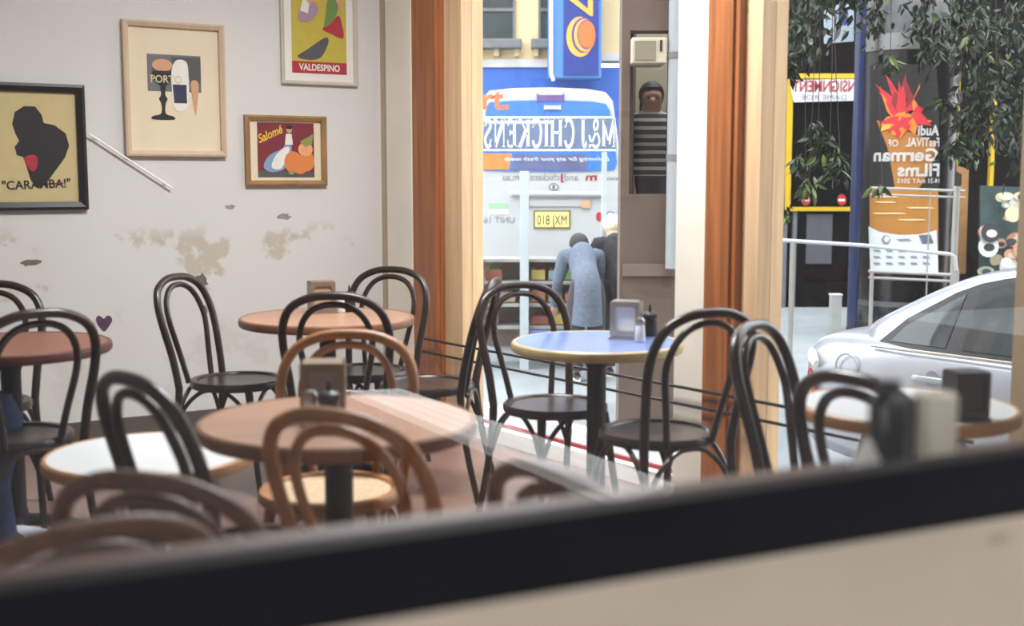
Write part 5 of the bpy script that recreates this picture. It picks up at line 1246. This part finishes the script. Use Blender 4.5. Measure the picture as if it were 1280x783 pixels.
# white slatted bench seat whose reflection lies across the walnut table
def at_m(u, v, z): return mirror(at_z(u, v, z))
bz = .45
A0, A1, B1, B0 = at_m(440, 490, bz), at_m(505, 487, bz), at_m(850, 607, bz), at_m(790, 632, bz)
t = thing('bench', 'white slatted street bench mirrored as a pale strip across the walnut table', 'bench', (A0.x, A0.y, -.02)); L0 = t.location.copy()
for k in range(4):
    a, b = A0.lerp(A1, k / 4 + .015), A0.lerp(A1, (k + 1) / 4 - .015); c, d = B0.lerp(B1, (k + 1) / 4 - .015), B0.lerp(B1, k / 4 + .015)
    mb = MB(); mb.prism([(a.x, a.y), (b.x, b.y), (c.x, c.y), (d.x, d.y)], bz - .03, bz); mb.build('slat', mat('bench_white', (244, 244, 242), .5, vary=.03), t, loc=L0)
for q0, q1 in ((A0.lerp(B0, .08), A1.lerp(B1, .08)), (A0.lerp(B0, .92), A1.lerp(B1, .92))):
    for q in (q0.lerp(q1, .1), q0.lerp(q1, .9)):
        mb = MB(); mb.box((q.x, q.y, (bz - .03 - .02) / 2), (.05, .05, bz - .01)); mb.build('leg', M_IRON, t, loc=L0)

# faint figure-eight mark on the wall under the shop window
mkp = Vector((ga.x, ga.y, 0)) + GN3 * .002; c = at_pl(1250, 673, mkp, GN3); GD3 = Vector((GD.x, GD.y, 0))
mb = MB(); mb.tube([c + GD3 * (.015 * math.cos(t_)) + Vector((0, 0, .008 * math.sin(2 * t_) )) for t_ in [2 * PI * i / 40 for i in range(40)]], .0009, 6, closed=True)
tag(mb.build('wall_mark', mat('mark_pale', (206, 192, 176), .7), None, loc=c), 'faint figure-eight mark on the beige wall under the shop window', 'mark')
# ---------------------------------------------------------------- light
w = bpy.data.worlds.new('overcast'); S.world = w; w.use_nodes = True; nt = w.node_tree
bg = nt.nodes['Background']; tc = nt.nodes.new('ShaderNodeTexCoord'); sp = nt.nodes.new('ShaderNodeSeparateXYZ'); rp = nt.nodes.new('ShaderNodeValToRGB')
rp.color_ramp.elements[0].position = 0.0; rp.color_ramp.elements[0].color = (.55, .55, .56, 1); rp.color_ramp.elements[1].position = .7; rp.color_ramp.elements[1].color = (.92, .97, 1.0, 1)
nt.links.new(tc.outputs['Generated'], sp.inputs[0]); nt.links.new(sp.outputs['Z'], rp.inputs['Fac']); nt.links.new(rp.outputs['Color'], bg.inputs['Color'])
bg.inputs['Strength'].default_value = 5.0
def area(name, loc, size, power, rgb=(.97, .98, 1), rot=(0, 0, 0)):
    l = bpy.data.lights.new(name, 'AREA'); l.shape = 'RECTANGLE'; l.size, l.size_y = size; l.energy = power; l.color = rgb
    o = bpy.data.objects.new(name, l); COL.objects.link(o); o.location = loc; o.rotation_euler = rot; return o
def fill_light(label, x, y, power):
    t = thing('fill_light', label, 'fill light', (x, y, CEIL))
    mb = MB(); mb.box((0, 0, -.03), (1.2, .3, .06), bevel=.01); mb.build('housing', M_WHITE, t)
    a = area('fill_lamp', (0, 0, -.065), (1.1, .24), power); a.parent = t
fill_light('added fill light out of view over the space between corner table and blue table', -.3, 4.35, 105)  # added out of view to brighten the interior
# seated visitor whose shin and shoe reach in at the picture's edge
sx, sy = -2.27, 4.08
JS = dict(pelvis=(0, 0, .54), spine=(0, -.03, .72), chest=(0, -.05, .92), neck=(0, -.03, 1.08), head=(0, 0, 1.17), crown=(0, 0, 1.275), look=(0, 1, 0))
for s_, sg in (('L', -1), ('R', 1)):
    JS['sh' + s_] = (sg * .165, -.05, 1.01); JS['el' + s_] = (sg * .21, .03, .76); JS['wr' + s_] = (sg * .13, .26, .66)
    JS['hi' + s_] = (sg * .09, .02, .53); JS['kn' + s_] = (sg * .12, .43, .52); JS['an' + s_] = (sg * .12, .50 if sg > 0 else .38, .09); JS['to' + s_] = (sg * .13, .66 if sg > 0 else .54, .045)
person('person in blue jeans seated at the edge of the picture, only shin and shoe showing', (sx, sy, 0), face_rz((.96, .1)), JS, [('trousers', mat('blue_denim', (48, 66, 104), .85, vary=.3, scale=30), 0), ('shirt', mat('grey_jersey', (110, 110, 116), .85, vary=.1), 0), ('shoe', mat('white_canvas', (206, 208, 220), .8, vary=.15), 0)])
dup(protoD, (sx, sy, 0), face_rz((.96, .1)), 'dark bentwood chair under the person in blue jeans at the picture edge', GC)

# ---------------------------------------------------------------- camera
cam = bpy.data.cameras.new('camera'); co = bpy.data.objects.new('camera', cam); COL.objects.link(co)
cam.sensor_width = 36.0; cam.lens = F / 1280 * 36.0; cam.clip_start = .05; cam.clip_end = 200
co.location = EYE; co.rotation_euler = (PI / 2 - PITCH, 0, 0)
cam.dof.use_dof = True; cam.dof.focus_distance = 7.4; cam.dof.aperture_fstop = cam.lens / 1000 / .02; cam.dof.aperture_blades = 8
S.camera = co
S.view_settings.view_transform = 'Standard'; S.view_settings.look = 'None'; S.view_settings.gamma = 1.0; S.view_settings.use_curve_mapping = False
S.view_settings.exposure = 0.47
S.cycles.max_bounces = 10; S.cycles.transparent_max_bounces = 12; S.cycles.use_denoising = True
try: S.cycles.denoiser = 'OPENIMAGEDENOISE'
except Exception: pass
